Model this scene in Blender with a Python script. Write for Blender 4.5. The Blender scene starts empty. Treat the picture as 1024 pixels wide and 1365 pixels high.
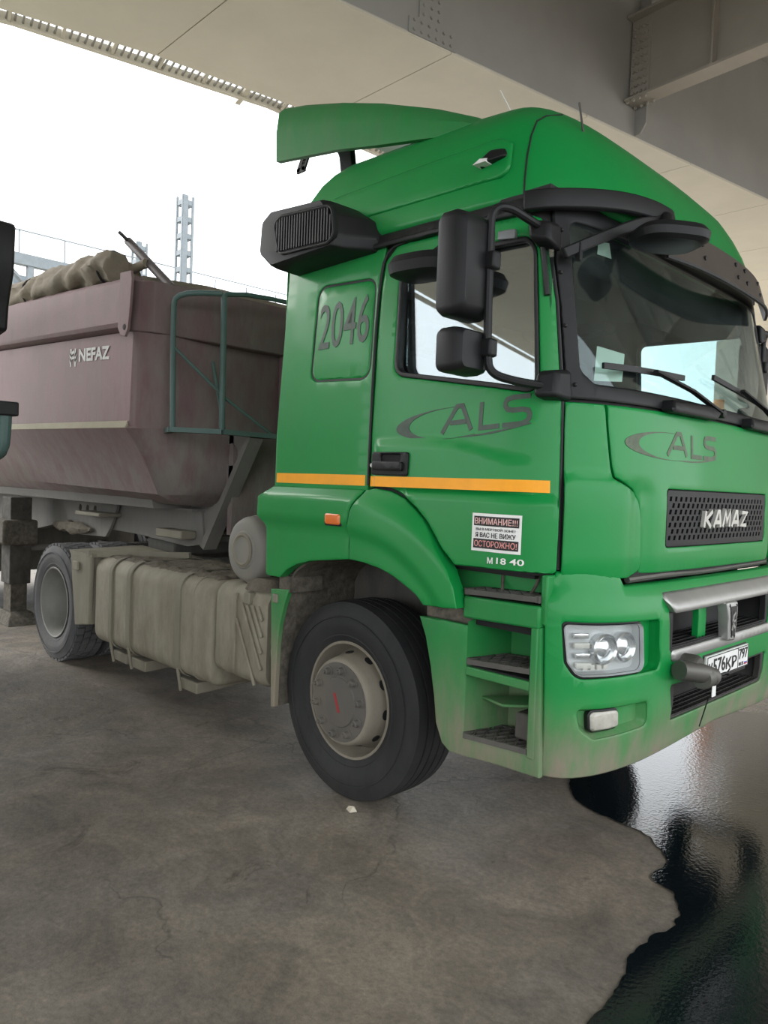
import bpy, bmesh, math, random, bisect
from mathutils import Vector, Matrix
from mathutils.geometry import delaunay_2d_cdt
from mathutils import noise as mn
mathutils_noise = mn.noise
random.seed(4)
SC = bpy.context.scene
COL = SC.collection
PI = math.pi

# ------------------------------------------------------------------ camera, sky, light, exposure
cam_d = bpy.data.cameras.new('camera'); cam = bpy.data.objects.new('camera', cam_d); COL.objects.link(cam)
cam_d.sensor_fit = 'VERTICAL'; cam_d.sensor_height = 36.0; cam_d.lens = 993.07/1365*36.0
cam_d.clip_start = .05; cam_d.clip_end = 600
yaw, pitch, roll = .79, -.0345, .0376
fw = Vector((-math.sin(yaw)*math.cos(pitch), math.cos(yaw)*math.cos(pitch), math.sin(pitch)))
r0 = Vector((math.cos(yaw), math.sin(yaw), 0)); u0 = r0.cross(fw)
rt = r0*math.cos(roll)+u0*math.sin(roll); up = -r0*math.sin(roll)+u0*math.cos(roll)
m = Matrix((rt, up, -fw)).transposed().to_4x4(); m.translation = Vector((2.8375, -3.7528, 1.6271))
cam.matrix_world = m
SC.camera = cam

world = bpy.data.worlds.new('overcast_sky'); SC.world = world; world.use_nodes = True
wn = world.node_tree; wn.nodes.clear()
wo = wn.nodes.new('ShaderNodeOutputWorld'); wb = wn.nodes.new('ShaderNodeBackground')
tc = wn.nodes.new('ShaderNodeTexCoord'); sx = wn.nodes.new('ShaderNodeSeparateXYZ')
mr = wn.nodes.new('ShaderNodeMapRange'); mr.inputs[1].default_value = -.05; mr.inputs[2].default_value = .9
mx = wn.nodes.new('ShaderNodeMix'); mx.data_type = 'RGBA'
mx.inputs[6].default_value = (.93, .97, 1.0, 1); mx.inputs[7].default_value = (1.15, 1.2, 1.25, 1)
wn.links.new(tc.outputs['Generated'], sx.inputs[0]); wn.links.new(sx.outputs[2], mr.inputs[0])
wn.links.new(mr.outputs[0], mx.inputs[0]); wn.links.new(mx.outputs[2], wb.inputs[0])
wb.inputs[1].default_value = 1.7; wn.links.new(wb.outputs[0], wo.inputs[0])
sun_d = bpy.data.lights.new('sun', 'SUN'); sun_d.energy = 1.0; sun_d.angle = math.radians(25); sun_d.color = (1, .96, .9)
sun = bpy.data.objects.new('sun', sun_d); COL.objects.link(sun)
sun.rotation_euler = Vector((1.0, .55, -.62)).to_track_quat('-Z', 'Y').to_euler()
vs = SC.view_settings; vs.view_transform = 'Standard'; vs.look = 'None'; vs.gamma = 1; vs.use_curve_mapping = False
vs.exposure = .85

# ------------------------------------------------------------------ materials
def mat(name, col, rough=.6, metal=0, coat=0, dirt=None, bump=0, bscale=60, var=.12, vscale=3, spec=.5, trans=0, ior=1.45, emit=None):
    """dirt = (colour, base amount, z where it starts, z where it is full, amount at the bottom, amount towards the rear)"""
    M = bpy.data.materials.new(name); M.use_nodes = True; nt = M.node_tree; N = nt.nodes; L = nt.links
    b = N['Principled BSDF']
    b.inputs['Roughness'].default_value = rough; b.inputs['Metallic'].default_value = metal
    b.inputs['Coat Weight'].default_value = coat; b.inputs['Coat Roughness'].default_value = .12
    b.inputs['Specular IOR Level'].default_value = spec; b.inputs['Transmission Weight'].default_value = trans; b.inputs['IOR'].default_value = ior
    if emit: b.inputs['Emission Color'].default_value = (*emit[:3], 1); b.inputs['Emission Strength'].default_value = emit[3]
    g = N.new('ShaderNodeNewGeometry')
    n1 = N.new('ShaderNodeTexNoise'); n1.inputs['Scale'].default_value = vscale; n1.inputs['Detail'].default_value = 6; n1.inputs['Roughness'].default_value = .65
    L.new(g.outputs['Position'], n1.inputs['Vector'])
    m1 = N.new('ShaderNodeMapRange'); m1.inputs[1].default_value = .3; m1.inputs[2].default_value = .7; m1.inputs[3].default_value = 1-var; m1.inputs[4].default_value = 1+var
    L.new(n1.outputs[0], m1.inputs[0])
    v = N.new('ShaderNodeVectorMath'); v.operation = 'SCALE'; v.inputs[0].default_value = col[:3]; L.new(m1.outputs[0], v.inputs['Scale'])
    out = v.outputs[0]
    if dirt:
        dc, base, z0, z1, low, rear = dirt
        s = N.new('ShaderNodeSeparateXYZ'); L.new(g.outputs['Position'], s.inputs[0])
        mz = N.new('ShaderNodeMapRange'); mz.interpolation_type = 'SMOOTHSTEP'
        mz.inputs[1].default_value = z0; mz.inputs[2].default_value = z1; mz.inputs[3].default_value = 0; mz.inputs[4].default_value = low; L.new(s.outputs[2], mz.inputs[0])
        mxr = N.new('ShaderNodeMapRange'); mxr.inputs[1].default_value = 1.2; mxr.inputs[2].default_value = -.7; mxr.inputs[3].default_value = 0; mxr.inputs[4].default_value = rear; L.new(s.outputs[0], mxr.inputs[0])
        a = N.new('ShaderNodeMath'); a.operation = 'ADD'; L.new(mz.outputs[0], a.inputs[0]); L.new(mxr.outputs[0], a.inputs[1])
        a2 = N.new('ShaderNodeMath'); a2.operation = 'ADD'; L.new(a.outputs[0], a2.inputs[0]); a2.inputs[1].default_value = base
        mp = N.new('ShaderNodeMapping'); mp.inputs['Scale'].default_value = (5, 5, 1.6); L.new(g.outputs['Position'], mp.inputs[0])
        n2 = N.new('ShaderNodeTexNoise'); n2.inputs['Scale'].default_value = 1.4; n2.inputs['Detail'].default_value = 9; n2.inputs['Roughness'].default_value = .7; L.new(mp.outputs[0], n2.inputs['Vector'])
        m2 = N.new('ShaderNodeMapRange'); m2.inputs[1].default_value = .3; m2.inputs[2].default_value = .68; m2.inputs[3].default_value = .35; m2.inputs[4].default_value = 1.5; L.new(n2.outputs[0], m2.inputs[0])
        f = N.new('ShaderNodeMath'); f.operation = 'MULTIPLY'; f.use_clamp = True; L.new(a2.outputs[0], f.inputs[0]); L.new(m2.outputs[0], f.inputs[1])
        mi = N.new('ShaderNodeMix'); mi.data_type = 'RGBA'; L.new(f.outputs[0], mi.inputs[0]); L.new(out, mi.inputs[6]); mi.inputs[7].default_value = (*dc, 1)
        out = mi.outputs[2]
        rr = N.new('ShaderNodeMapRange'); rr.inputs[3].default_value = rough; rr.inputs[4].default_value = .85; L.new(f.outputs[0], rr.inputs[0]); L.new(rr.outputs[0], b.inputs['Roughness'])
        if coat:
            cr = N.new('ShaderNodeMapRange'); cr.inputs[3].default_value = coat; cr.inputs[4].default_value = 0; L.new(f.outputs[0], cr.inputs[0]); L.new(cr.outputs[0], b.inputs['Coat Weight'])
    L.new(out, b.inputs['Base Color'])
    if bump:
        nb = N.new('ShaderNodeTexNoise'); nb.inputs['Scale'].default_value = bscale; nb.inputs['Detail'].default_value = 5; L.new(g.outputs['Position'], nb.inputs['Vector'])
        bb = N.new('ShaderNodeBump'); bb.inputs['Strength'].default_value = 1; bb.inputs['Distance'].default_value = bump; L.new(nb.outputs[0], bb.inputs['Height']); L.new(bb.outputs[0], b.inputs['Normal'])
    return M
MUD = (.23, .20, .15)
GREEN = mat('green_paint', (.001, .225, .043), .46, 0, .22, dirt=(MUD, .0, .88, .47, .85, .06), var=.05, spec=.35)
GREEN2 = mat('green_paint_dusty', (.002, .205, .042), .52, 0, .1, dirt=(MUD, .05, 1.0, .45, .70, .15), var=.08, spec=.35)
BLACK = mat('black_plastic', (.0085, .009, .0105), .48, bump=.0006, bscale=300, dirt=((.13, .12, .105), .015, 1.2, .5, .25, .05), spec=.35)
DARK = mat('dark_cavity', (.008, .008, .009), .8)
SEAL = mat('rubber_seal', (.012, .012, .013), .55)
INTER = mat('cab_interior', (.018, .018, .018), .8)
RUBBER = mat('tyre_rubber', (.011, .012, .014), .62, spec=.35, dirt=((.09, .085, .078), .12, .6, .0, .12, .05), bump=.0012, bscale=90)
RUBBERD = mat('dusty_tyre_rubber', (.042, .045, .052), .75, dirt=((.16, .15, .14), .22, .6, .0, .1, .1), bump=.0012, bscale=90)
RIM = mat('muddy_wheel_steel', (.24, .215, .17), .65, 0, dirt=((.16, .14, .11), .3, 1, .2, .1, .1), bump=.002, bscale=70)
RIMG = mat('grey_rim_steel', (.25, .25, .24), .5, .2, dirt=((.2, .19, .165), .35, 1, .2, .1, .1))
HUBM = mat('hub_face_grime', (.085, .08, .075), .6, .1, dirt=((.17, .15, .12), .3, 1, .2, .1, .1), bump=.001)
STEEL = mat('worn_steel', (.12, .115, .105), .5, .5)
CHROME = mat('satin_silver_trim', (.42, .42, .41), .38, .75, dirt=((.3, .28, .24), .12, .9, .4, .2, 0))
ALU = mat('mud_coated_tank', (.31, .29, .225), .6, .15, dirt=((.19, .165, .12), .35, .85, .2, .25, .25), bump=.004, bscale=18, var=.15)
STRAP = mat('muddy_strap', (.22, .205, .16), .65, .1, dirt=((.17, .15, .11), .3, .8, .2, .2, .2))
MUDDY = mat('caked_mud', (.115, .098, .075), .95, bump=.02, bscale=14, var=.35, vscale=12)
LINER = mat('mud_splashed_liner', (.10, .088, .07), .9, bump=.006, bscale=40, var=.5, vscale=22)
CHASSIS = mat('chassis_steel', (.03, .032, .036), .7, dirt=((.14, .125, .10), .25, 1.2, .3, .2, .2), bump=.003, bscale=30)
YELLOW = mat('reflective_yellow_tape', (.95, .38, .003), .4, dirt=(MUD, .0, 1, .5, .2, .12))
WHITE = mat('white_print', (.78, .78, .76), .5)
GREY = mat('grey_print', (.055, .065, .06), .5, dirt=((.04, .22, .08), .1, 1, .4, .1, .0), var=.3, vscale=25)
GREYF = mat('faded_print', (.09, .12, .075), .55, var=.3, vscale=30)
REDP = mat('red_print', (.5, .04, .04), .5)
BLKP = mat('black_print', (.015, .015, .015), .5)
BLUEP = mat('blue_print', (.02, .06, .4), .5)
ORANGE = mat('orange_lamp', (.75, .17, .03), .25, coat=.5)
LENS = mat('lamp_lens_frosted', (.62, .60, .54), .3, coat=.5)
REFLECTOR = mat('lamp_reflector', (.75, .76, .77), .18, .9)
LAMPIN = mat('lamp_housing_silver', (.55, .56, .56), .35, .35)
TRED = mat('hazy_dusty_maroon', (.17, .07, .085), .6, dirt=((.235, .20, .185), .42, 2.35, 1.4, .42, .0), bump=.001)  # dust plus a lighter tone that stands for haze over the trailer
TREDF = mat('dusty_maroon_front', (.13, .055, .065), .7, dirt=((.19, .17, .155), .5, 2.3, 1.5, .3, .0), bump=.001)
TRIM = mat('dust_ledge', (.30, .27, .2), .9, bump=.003)
TFRAME = mat('dusty_frame_steel', (.13, .125, .12), .8, dirt=((.19, .175, .15), .4, 1.4, 1, .3, .0), bump=.003, bscale=20)
TREAD = mat('dusty_step_steel', (.055, .054, .052), .6, .2, dirt=((.16, .15, .13), .3, 1.2, .4, .2, 0))
TGREEN = mat('teal_rail_paint', (.075, .125, .115), .6)
TARP = mat('khaki_tarpaulin', (.215, .18, .135), .9, bump=.012, bscale=9, var=.2)
BSOF = mat('cream_bridge_paint', (.74, .70, .60), .6, var=.07, vscale=.7)
BWEB = mat('shaded_bridge_paint', (.36, .35, .33), .65, var=.07, vscale=1.0)  # grey puts the shadow on the girder web into its colour
BBEAM = mat('warm_grey_beam_paint', (.40, .365, .32), .6, var=.06)
CONC = mat('pale_concrete', (.46, .42, .37), .85, var=.1, vscale=.8)
TRUSSM = mat('pale_blue_steel', (.17, .195, .21), .6)
MIRRORM = mat('mirror_glass', (.7, .7, .7), .03, 1)
FENCE = mat('cream_corrugated_sheet', (.62, .55, .45), .7)
POLEO = mat('orange_post_paint', (.9, .27, .015), .5)
SEATM = mat('seat_fabric', (.05, .05, .055), .9)
PAPER = mat('paper', (.7, .68, .6), .8)

def glass(name, tint, refl, dust=.06):
    M = bpy.data.materials.new(name); M.use_nodes = True; nt = M.node_tree; N = nt.nodes; L = nt.links; N.remove(N['Principled BSDF'])
    o = N['Material Output']; t = N.new('ShaderNodeBsdfTransparent'); t.inputs[0].default_value = (*tint, 1)
    gl = N.new('ShaderNodeBsdfGlossy'); gl.inputs['Roughness'].default_value = .015; gl.inputs[0].default_value = (.9, .95, .97, 1)
    lf = N.new('ShaderNodeLayerWeight'); lf.inputs[0].default_value = .5
    pw = N.new('ShaderNodeMath'); pw.operation = 'POWER'; pw.inputs[1].default_value = 4; L.new(lf.outputs['Facing'], pw.inputs[0])
    lw = N.new('ShaderNodeMath'); lw.operation = 'MULTIPLY_ADD'; lw.inputs[1].default_value = .9-refl; lw.inputs[2].default_value = refl; L.new(pw.outputs[0], lw.inputs[0])
    mi = N.new('ShaderNodeMixShader'); L.new(lw.outputs[0], mi.inputs[0]); L.new(t.outputs[0], mi.inputs[1]); L.new(gl.outputs[0], mi.inputs[2])
    d = N.new('ShaderNodeBsdfDiffuse'); d.inputs[0].default_value = (.5, .55, .55, 1)
    g = N.new('ShaderNodeNewGeometry'); n = N.new('ShaderNodeTexNoise'); n.inputs['Scale'].default_value = 5; n.inputs['Detail'].default_value = 8; n.inputs['Roughness'].default_value = .7
    L.new(g.outputs['Position'], n.inputs['Vector'])
    r = N.new('ShaderNodeMapRange'); r.inputs[1].default_value = .4; r.inputs[2].default_value = .75; r.inputs[3].default_value = dust*.4; r.inputs[4].default_value = dust*1.8; L.new(n.outputs[0], r.inputs[0])
    m2 = N.new('ShaderNodeMixShader'); L.new(r.outputs[0], m2.inputs[0]); L.new(mi.outputs[0], m2.inputs[1]); L.new(d.outputs[0], m2.inputs[2]); L.new(m2.outputs[0], o.inputs[0])
    return M
WGLASS = glass('windscreen_glass', (.86, .97, .96), .035, .016)
SGLASS = glass('side_glass', (.80, .86, .86), .20, .015)
FOGL = mat('fog_lens_dirty', (.42, .40, .35), .35, coat=.3, var=.2, vscale=20)
LGLASS = glass('headlamp_glass', (.96, .97, .97), .03, .04)
VISOR = mat('smoked_visor', (.062, .050, .043), .32, dirt=((.14, .12, .10), .12, 2, 1, 0, 0))

# ------------------------------------------------------------------ object helpers
def setp(o, label=None, cat=None, group=None, kind=None):
    if label: o['label'] = label
    if cat: o['category'] = cat
    if group: o['group'] = group
    if kind: o['kind'] = kind
    return o
def empty(name, loc, label=None, cat=None, group=None, kind=None):
    o = bpy.data.objects.new(name, None); COL.objects.link(o); o.location = loc; o.empty_display_size = .2
    return setp(o, label, cat, group, kind)
def mk(name, V, F, material, parent=None, smooth=True, angle=35, bev=0, fix=True, seg=2):
    me = bpy.data.meshes.new(name)
    bm = bmesh.new(); vs_ = [bm.verts.new(v) for v in V]
    for f in F:
        try: bm.faces.new([vs_[i] for i in f])
        except ValueError: pass
    if fix: bmesh.ops.recalc_face_normals(bm, faces=bm.faces)
    if smooth:
        for f in bm.faces: f.smooth = True
        a = math.radians(angle)
        for e in bm.edges:
            if len(e.link_faces) == 2 and e.calc_face_angle(0) > a: e.smooth = False
    bm.to_mesh(me); bm.free(); me.materials.append(material)
    o = bpy.data.objects.new(name, me); COL.objects.link(o)
    if parent:
        o.parent = parent
        o.matrix_parent_inverse = Matrix.Translation(-world_loc(parent))
    if bev:
        b = o.modifiers.new('bevel', 'BEVEL'); b.width = bev; b.segments = seg; b.limit_method = 'ANGLE'; b.angle_limit = math.radians(40)
    return o
def world_loc(o):
    # empties carry a plain location; part meshes are modelled in world coordinates
    return Vector(o.location) if o.type == 'EMPTY' else Vector((0, 0, 0))
class MB:
    def __init__(s): s.V = []; s.F = []
    def add(s, V, F):
        n = len(s.V); s.V += [tuple(v) for v in V]; s.F += [tuple(i+n for i in f) for f in F]; return s
    def box(s, x0, x1, y0, y1, z0, z1):
        return s.add([(x, y, z) for x in (x0, x1) for y in (y0, y1) for z in (z0, z1)],
                     [(0, 1, 3, 2), (4, 6, 7, 5), (0, 4, 5, 1), (2, 3, 7, 6), (0, 2, 6, 4), (1, 5, 7, 3)])
    def hexa(s, P):  # 8 points, bottom 4 then top 4
        return s.add(P, [(0, 1, 2, 3), (4, 7, 6, 5), (0, 4, 5, 1), (1, 5, 6, 2), (2, 6, 7, 3), (3, 7, 4, 0)])
    def bar(s, p, q, w, h, upv=(0, 0, 1)):
        p = Vector(p); q = Vector(q); d = (q-p).normalized(); u = Vector(upv)
        if abs(d.dot(u)) > .98: u = Vector((1, 0, 0))
        r = d.cross(u).normalized(); u = r.cross(d).normalized()
        P = [c + r*a*w/2 + u*b*h/2 for c in (p, q) for a, b in ((-1, -1), (1, -1), (1, 1), (-1, 1))]
        return s.add(P, [(0, 1, 2, 3), (4, 7, 6, 5), (0, 4, 5, 1), (1, 5, 6, 2), (2, 6, 7, 3), (3, 7, 4, 0)])
    def sweep(s, pts, prof, closed=False, upv=(0, 0, 1), caps=True, scale=None):
        """prof: list of (side, up) offsets"""
        P = [Vector(p) for p in pts]; n = len(P); k = len(prof); V = []
        for i, p in enumerate(P):
            a = P[i-1] if i > 0 or closed else P[i]; b = P[(i+1) % n] if i < n-1 or closed else P[i]
            d = (b-a).normalized(); u = Vector(upv)
            if abs(d.dot(u)) > .97: u = Vector((0, 1, .1)) if abs(upv[2]) > .5 else Vector((0, 0, 1))
            r = d.cross(u).normalized(); u = r.cross(d).normalized(); sc = scale[i] if scale else 1
            V += [p+r*x*sc+u*y*sc for x, y in prof]
        F = []
        for i in range(n if closed else n-1):
            j = (i+1) % n
            F += [(i*k+a, i*k+(a+1) % k, j*k+(a+1) % k, j*k+a) for a in range(k)]
        if caps and not closed: F += [tuple(range(k)), tuple(reversed(range((n-1)*k, n*k)))]
        return s.add(V, F)
    def tube(s, pts, r, n=10, closed=False, smoothen=0):
        P = [Vector(p) for p in pts]
        for _ in range(smoothen):
            Q = [P[0]]
            for a, b in zip(P, P[1:]): Q += [a*.75+b*.25, a*.25+b*.75]
            P = Q+[P[-1]]
        # parallel transport so the tube never twists
        V = []; F = []; N_ = len(P); d0 = (P[1]-P[0]).normalized(); u = d0.orthogonal().normalized()
        for i, p in enumerate(P):
            a = P[max(i-1, 0)]; b = P[min(i+1, N_-1)]; d = (b-a).normalized()
            u = (u-d*u.dot(d)).normalized(); w = d.cross(u)
            V += [p+(u*math.cos(2*PI*j/n)+w*math.sin(2*PI*j/n))*r for j in range(n)]
        for i in range(N_-1): F += [(i*n+j, i*n+(j+1) % n, (i+1)*n+(j+1) % n, (i+1)*n+j) for j in range(n)]
        F += [tuple(range(n)), tuple(range((N_-1)*n, N_*n))]
        return s.add(V, F)
    def lathe(s, prof, c, axis='y', n=48):
        """prof: (radius, along axis); closed ends when radius 0"""
        V = []; F = []; idx = []
        for r, a in prof:
            if r < 1e-6: idx.append([len(V)]); V.append(s._ax(0, 0, a, c, axis)); continue
            idx.append(list(range(len(V), len(V)+n)))
            V += [s._ax(r*math.cos(2*PI*j/n), r*math.sin(2*PI*j/n), a, c, axis) for j in range(n)]
        for A, B in zip(idx, idx[1:]):
            for j in range(n):
                k = (j+1) % n
                if len(A) == 1 and len(B) == 1: continue
                if len(A) == 1: F.append((A[0], B[j], B[k]))
                elif len(B) == 1: F.append((A[j], A[k], B[0]))
                else: F.append((A[j], A[k], B[k], B[j]))
        return s.add(V, F)
    @staticmethod
    def _ax(a, b, t, c, axis):
        if axis == 'y': return (c[0]+a, c[1]+t, c[2]+b)
        if axis == 'x': return (c[0]+t, c[1]+a, c[2]+b)
        return (c[0]+a, c[1]+b, c[2]+t)
    def prism(s, poly, a0, a1, axis='y'):
        n = len(poly); f = (lambda p, t: (p[0], t, p[1])) if axis == 'y' else ((lambda p, t: (t, p[0], p[1])) if axis == 'x' else (lambda p, t: (p[0], p[1], t)))
        return s.add([f(p, t) for t in (a0, a1) for p in poly], [tuple(range(n)), tuple(range(2*n-1, n-1, -1))]+[(i, (i+1) % n, n+(i+1) % n, n+i) for i in range(n)])
    def loft(s, rings, caps=True):
        k = len(rings[0]); V = [p for r in rings for p in r]; F = []
        for i in range(len(rings)-1): F += [(i*k+j, i*k+(j+1) % k, (i+1)*k+(j+1) % k, (i+1)*k+j) for j in range(k)]
        if caps: F += [tuple(range(k)), tuple(range((len(rings)-1)*k, len(rings)*k))]
        return s.add(V, F)
    def build(s, name, material, parent=None, **k): return mk(name, s.V, s.F, material, parent, **k)

def fillet(poly, r, n=5):
    out = []; N_ = len(poly); R = r if isinstance(r, (list, tuple)) else [r]*N_
    for i in range(N_):
        p = Vector(poly[i]); a = Vector(poly[i-1])-p; b = Vector(poly[(i+1) % N_])-p; rr = R[i]
        if rr < 1e-4: out.append((p.x, p.y)); continue
        la, lb = a.length, b.length; a.normalize(); b.normalize(); ang = a.angle(b)
        if ang > 3.05: out.append((p.x, p.y)); continue
        t = min(rr/math.tan(ang/2), la*.48, lb*.48); rr = t*math.tan(ang/2)
        c = p+(a+b).normalized()*(rr/math.sin(ang/2)); s_ = p+a*t-c; e = p+b*t-c
        a0 = math.atan2(s_.y, s_.x); a1 = math.atan2(e.y, e.x); d = (a1-a0+PI) % (2*PI)-PI
        for j in range(n+1):
            q = a0+d*j/n; out.append((c.x+rr*math.cos(q), c.y+rr*math.sin(q)))
    return out
def area(p): return sum(a[0]*b[1]-b[0]*a[1] for a, b in zip(p, p[1:]+p[:1]))/2
def densify(p, res):
    out = []
    for a, b in zip(p, p[1:]+p[:1]):
        n = max(1, int(math.hypot(b[0]-a[0], b[1]-a[1])/res+.999))
        out += [(a[0]+(b[0]-a[0])*i/n, a[1]+(b[1]-a[1])*i/n) for i in range(n)]
    return out
def inset(p, d):
    sg = 1 if area(p) > 0 else -1; out = []
    for i in range(len(p)):
        a = Vector(p[i-1]); b = Vector(p[i]); c = Vector(p[(i+1) % len(p)])
        e1 = (b-a); e2 = (c-b)
        if e1.length < 1e-9 or e2.length < 1e-9: out.append(tuple(b)); continue
        e1.normalize(); e2.normalize(); n1 = Vector((-e1.y, e1.x))*sg; n2 = Vector((-e2.y, e2.x))*sg
        n = n1+n2
        if n.length < 1e-6: n = n1
        n.normalize(); k = max(n.dot(n1), .5); out.append((b.x+n.x*d/k, b.y+n.y*d/k))
    return out
def inpoly(x, y, p):
    c = False; j = len(p)-1
    for i in range(len(p)):
        xi, yi = p[i]; xj, yj = p[j]
        if (yi > y) != (yj > y) and x < (xj-xi)*(y-yi)/(yj-yi)+xi: c = not c
        j = i
    return c
def tri2d(loops, rings, grid):
    """constrained triangulation; loops[0] is the outline, the others holes; rings = further constraint loops"""
    V = []; E = []; lab = []
    for k, l in enumerate(loops+rings):
        n = len(V); V += [Vector(p) for p in l]; E += [(n+i, n+(i+1) % len(l)) for i in range(len(l))]; lab += [k]*len(l)
    V += [Vector(p) for p in grid]; lab += [-1]*len(grid)
    ov, oe, of, iv, ie, if_ = delaunay_2d_cdt(V, E, [], 0, 1e-6)
    out = []
    for f in of:
        cx = sum(ov[i].x for i in f)/len(f); cy = sum(ov[i].y for i in f)/len(f)
        if inpoly(cx, cy, loops[0]) and not any(inpoly(cx, cy, h) for h in loops[1:]): out.append(tuple(f))
    lb = [min([lab[j] for j in src if lab[j] >= 0], default=-1) for src in iv]
    return [(v.x, v.y) for v in ov], out, lb
def panel(name, outline, surf, material, parent=None, holes=(), th=.02, off=0., res=.07, bev=.006, disp=None, gridres=None, angle=50, build=True, ring2=True):
    """a sheet with real thickness and softened edges, drawn in the (s, z) chart of a body surface and bent onto it"""
    outline = densify(outline, res); holes = [densify(h, res) for h in holes]
    loops = [outline]+holes; rings = []
    if bev: rings = [inset(outline, bev)]+[inset(h, -bev) for h in holes]
    gr = gridres or res; xs = [p[0] for p in outline]; ys = [p[1] for p in outline]; grid = []
    nx = int((max(xs)-min(xs))/gr)+1; ny = int((max(ys)-min(ys))/gr)+1
    if nx*ny < 20000:
        for i in range(nx+1):
            for j in range(ny+1):
                x = min(xs)+(i+.31)*gr; y = min(ys)+(j+.27)*gr
                if inpoly(x, y, outline) and not any(inpoly(x, y, h) for h in holes):
                    if bev and any(min((x-p[0])**2+(y-p[1])**2 for p in l) < (bev*2)**2 for l in loops): continue
                    grid.append((x, y))
    V2, F, lab = tri2d(loops, rings, grid); nl = len(loops); V = []
    for (x, y), k in zip(V2, lab):
        o = off+(disp(x, y) if disp else 0)-(bev*.8 if (bev and 0 <= k < nl) else 0); V.append(surf(x, y, o))
    n = len(V)
    for (x, y), k in zip(V2, lab):
        V.append(surf(x, y, off+(disp(x, y) if disp else 0)-th))
    ec = {}
    for f in F:
        for a, b in zip(f, f[1:]+f[:1]):
            key = (min(a, b), max(a, b)); ec.setdefault(key, []).append((a, b))
    FF = list(F)+[tuple(reversed([i+n for i in f])) for f in F]
    for key, l in ec.items():
        if len(l) == 1: a, b = l[0]; FF.append((b, a, a+n, b+n))
    if not build: return V, FF
    o = mk(name, V, FF, material, parent, angle=angle)
    w_ = o.modifiers.new('normals', 'WEIGHTED_NORMAL'); w_.mode = 'FACE_AREA'; w_.weight = 60; w_.keep_sharp = True
    return o
def plane_side(y, sgn=-1):
    return lambda a, b, off=0: (a, y+sgn*off, b)

# writing: flat letter outlines from the built-in font or drawn as strokes
def text2d(txt, x0, z0, w, h, bold=0.0, shear=0):
    cu = bpy.data.curves.new('txt', 'FONT'); cu.body = txt; cu.size = 1; cu.offset = bold; cu.shear = shear; cu.resolution_u = 3
    o = bpy.data.objects.new('txt', cu); COL.objects.link(o)
    dg = bpy.context.evaluated_depsgraph_get(); me = bpy.data.meshes.new_from_object(o.evaluated_get(dg))
    V = [(v.co.x, v.co.y) for v in me.vertices]; F = [tuple(p.vertices) for p in me.polygons]
    bpy.data.objects.remove(o); bpy.data.curves.remove(cu); bpy.data.meshes.remove(me)
    a, b = min(v[0] for v in V), max(v[0] for v in V); c, d = min(v[1] for v in V), max(v[1] for v in V)
    return [((v[0]-a)/(b-a)*w+x0, (v[1]-c)/(d-c)*h+z0) for v in V], F
def ribbon(pts, w):
    P = [Vector(p) for p in pts]; l = []; r = []
    for i, p in enumerate(P):
        a = (P[i]-P[i-1]).normalized() if i else None; b = (P[i+1]-P[i]).normalized() if i < len(P)-1 else None
        d = (a+b).normalized() if a and b else (a or b); n = Vector((-d.y, d.x)); k = 1/max(.6, n.dot(Vector((-(a or b).y, (a or b).x))))
        l.append(p+n*w/2*k); r.append(p-n*w/2*k)
    V = [tuple(x) for x in l+r]; m_ = len(l)
    return V, [(i, i+1, m_+i+1, m_+i) for i in range(m_-1)]
def merge2(parts):
    V = []; F = []
    for v, f in parts:
        n = len(V); V += v; F += [tuple(i+n for i in q) for q in f]
    return V, F
def decal(name, VF, surf, material, parent, off=.002, th=.0015, **k):
    V2, F = VF; n = len(V2); V = [surf(x, y, off) for x, y in V2]+[surf(x, y, off-th) for x, y in V2]
    ec = {}
    for f in F:
        for a, b in zip(f, f[1:]+f[:1]): ec.setdefault((min(a, b), max(a, b)), []).append((a, b))
    FF = list(F)+[tuple(reversed([i+n for i in f])) for f in F]
    for l in ec.values():
        if len(l) == 1: a, b = l[0]; FF.append((b, a, a+n, b+n))
    return mk(name, V, FF, material, parent, smooth=False, **k)
def rect2(x0, x1, z0, z1, nx=1):
    V = []; F = []
    for i in range(nx+1):
        x = x0+(x1-x0)*i/nx; V += [(x, z0), (x, z1)]
        if i: F.append((2*i-2, 2*i, 2*i+1, 2*i-1))
    return V, F

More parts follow.
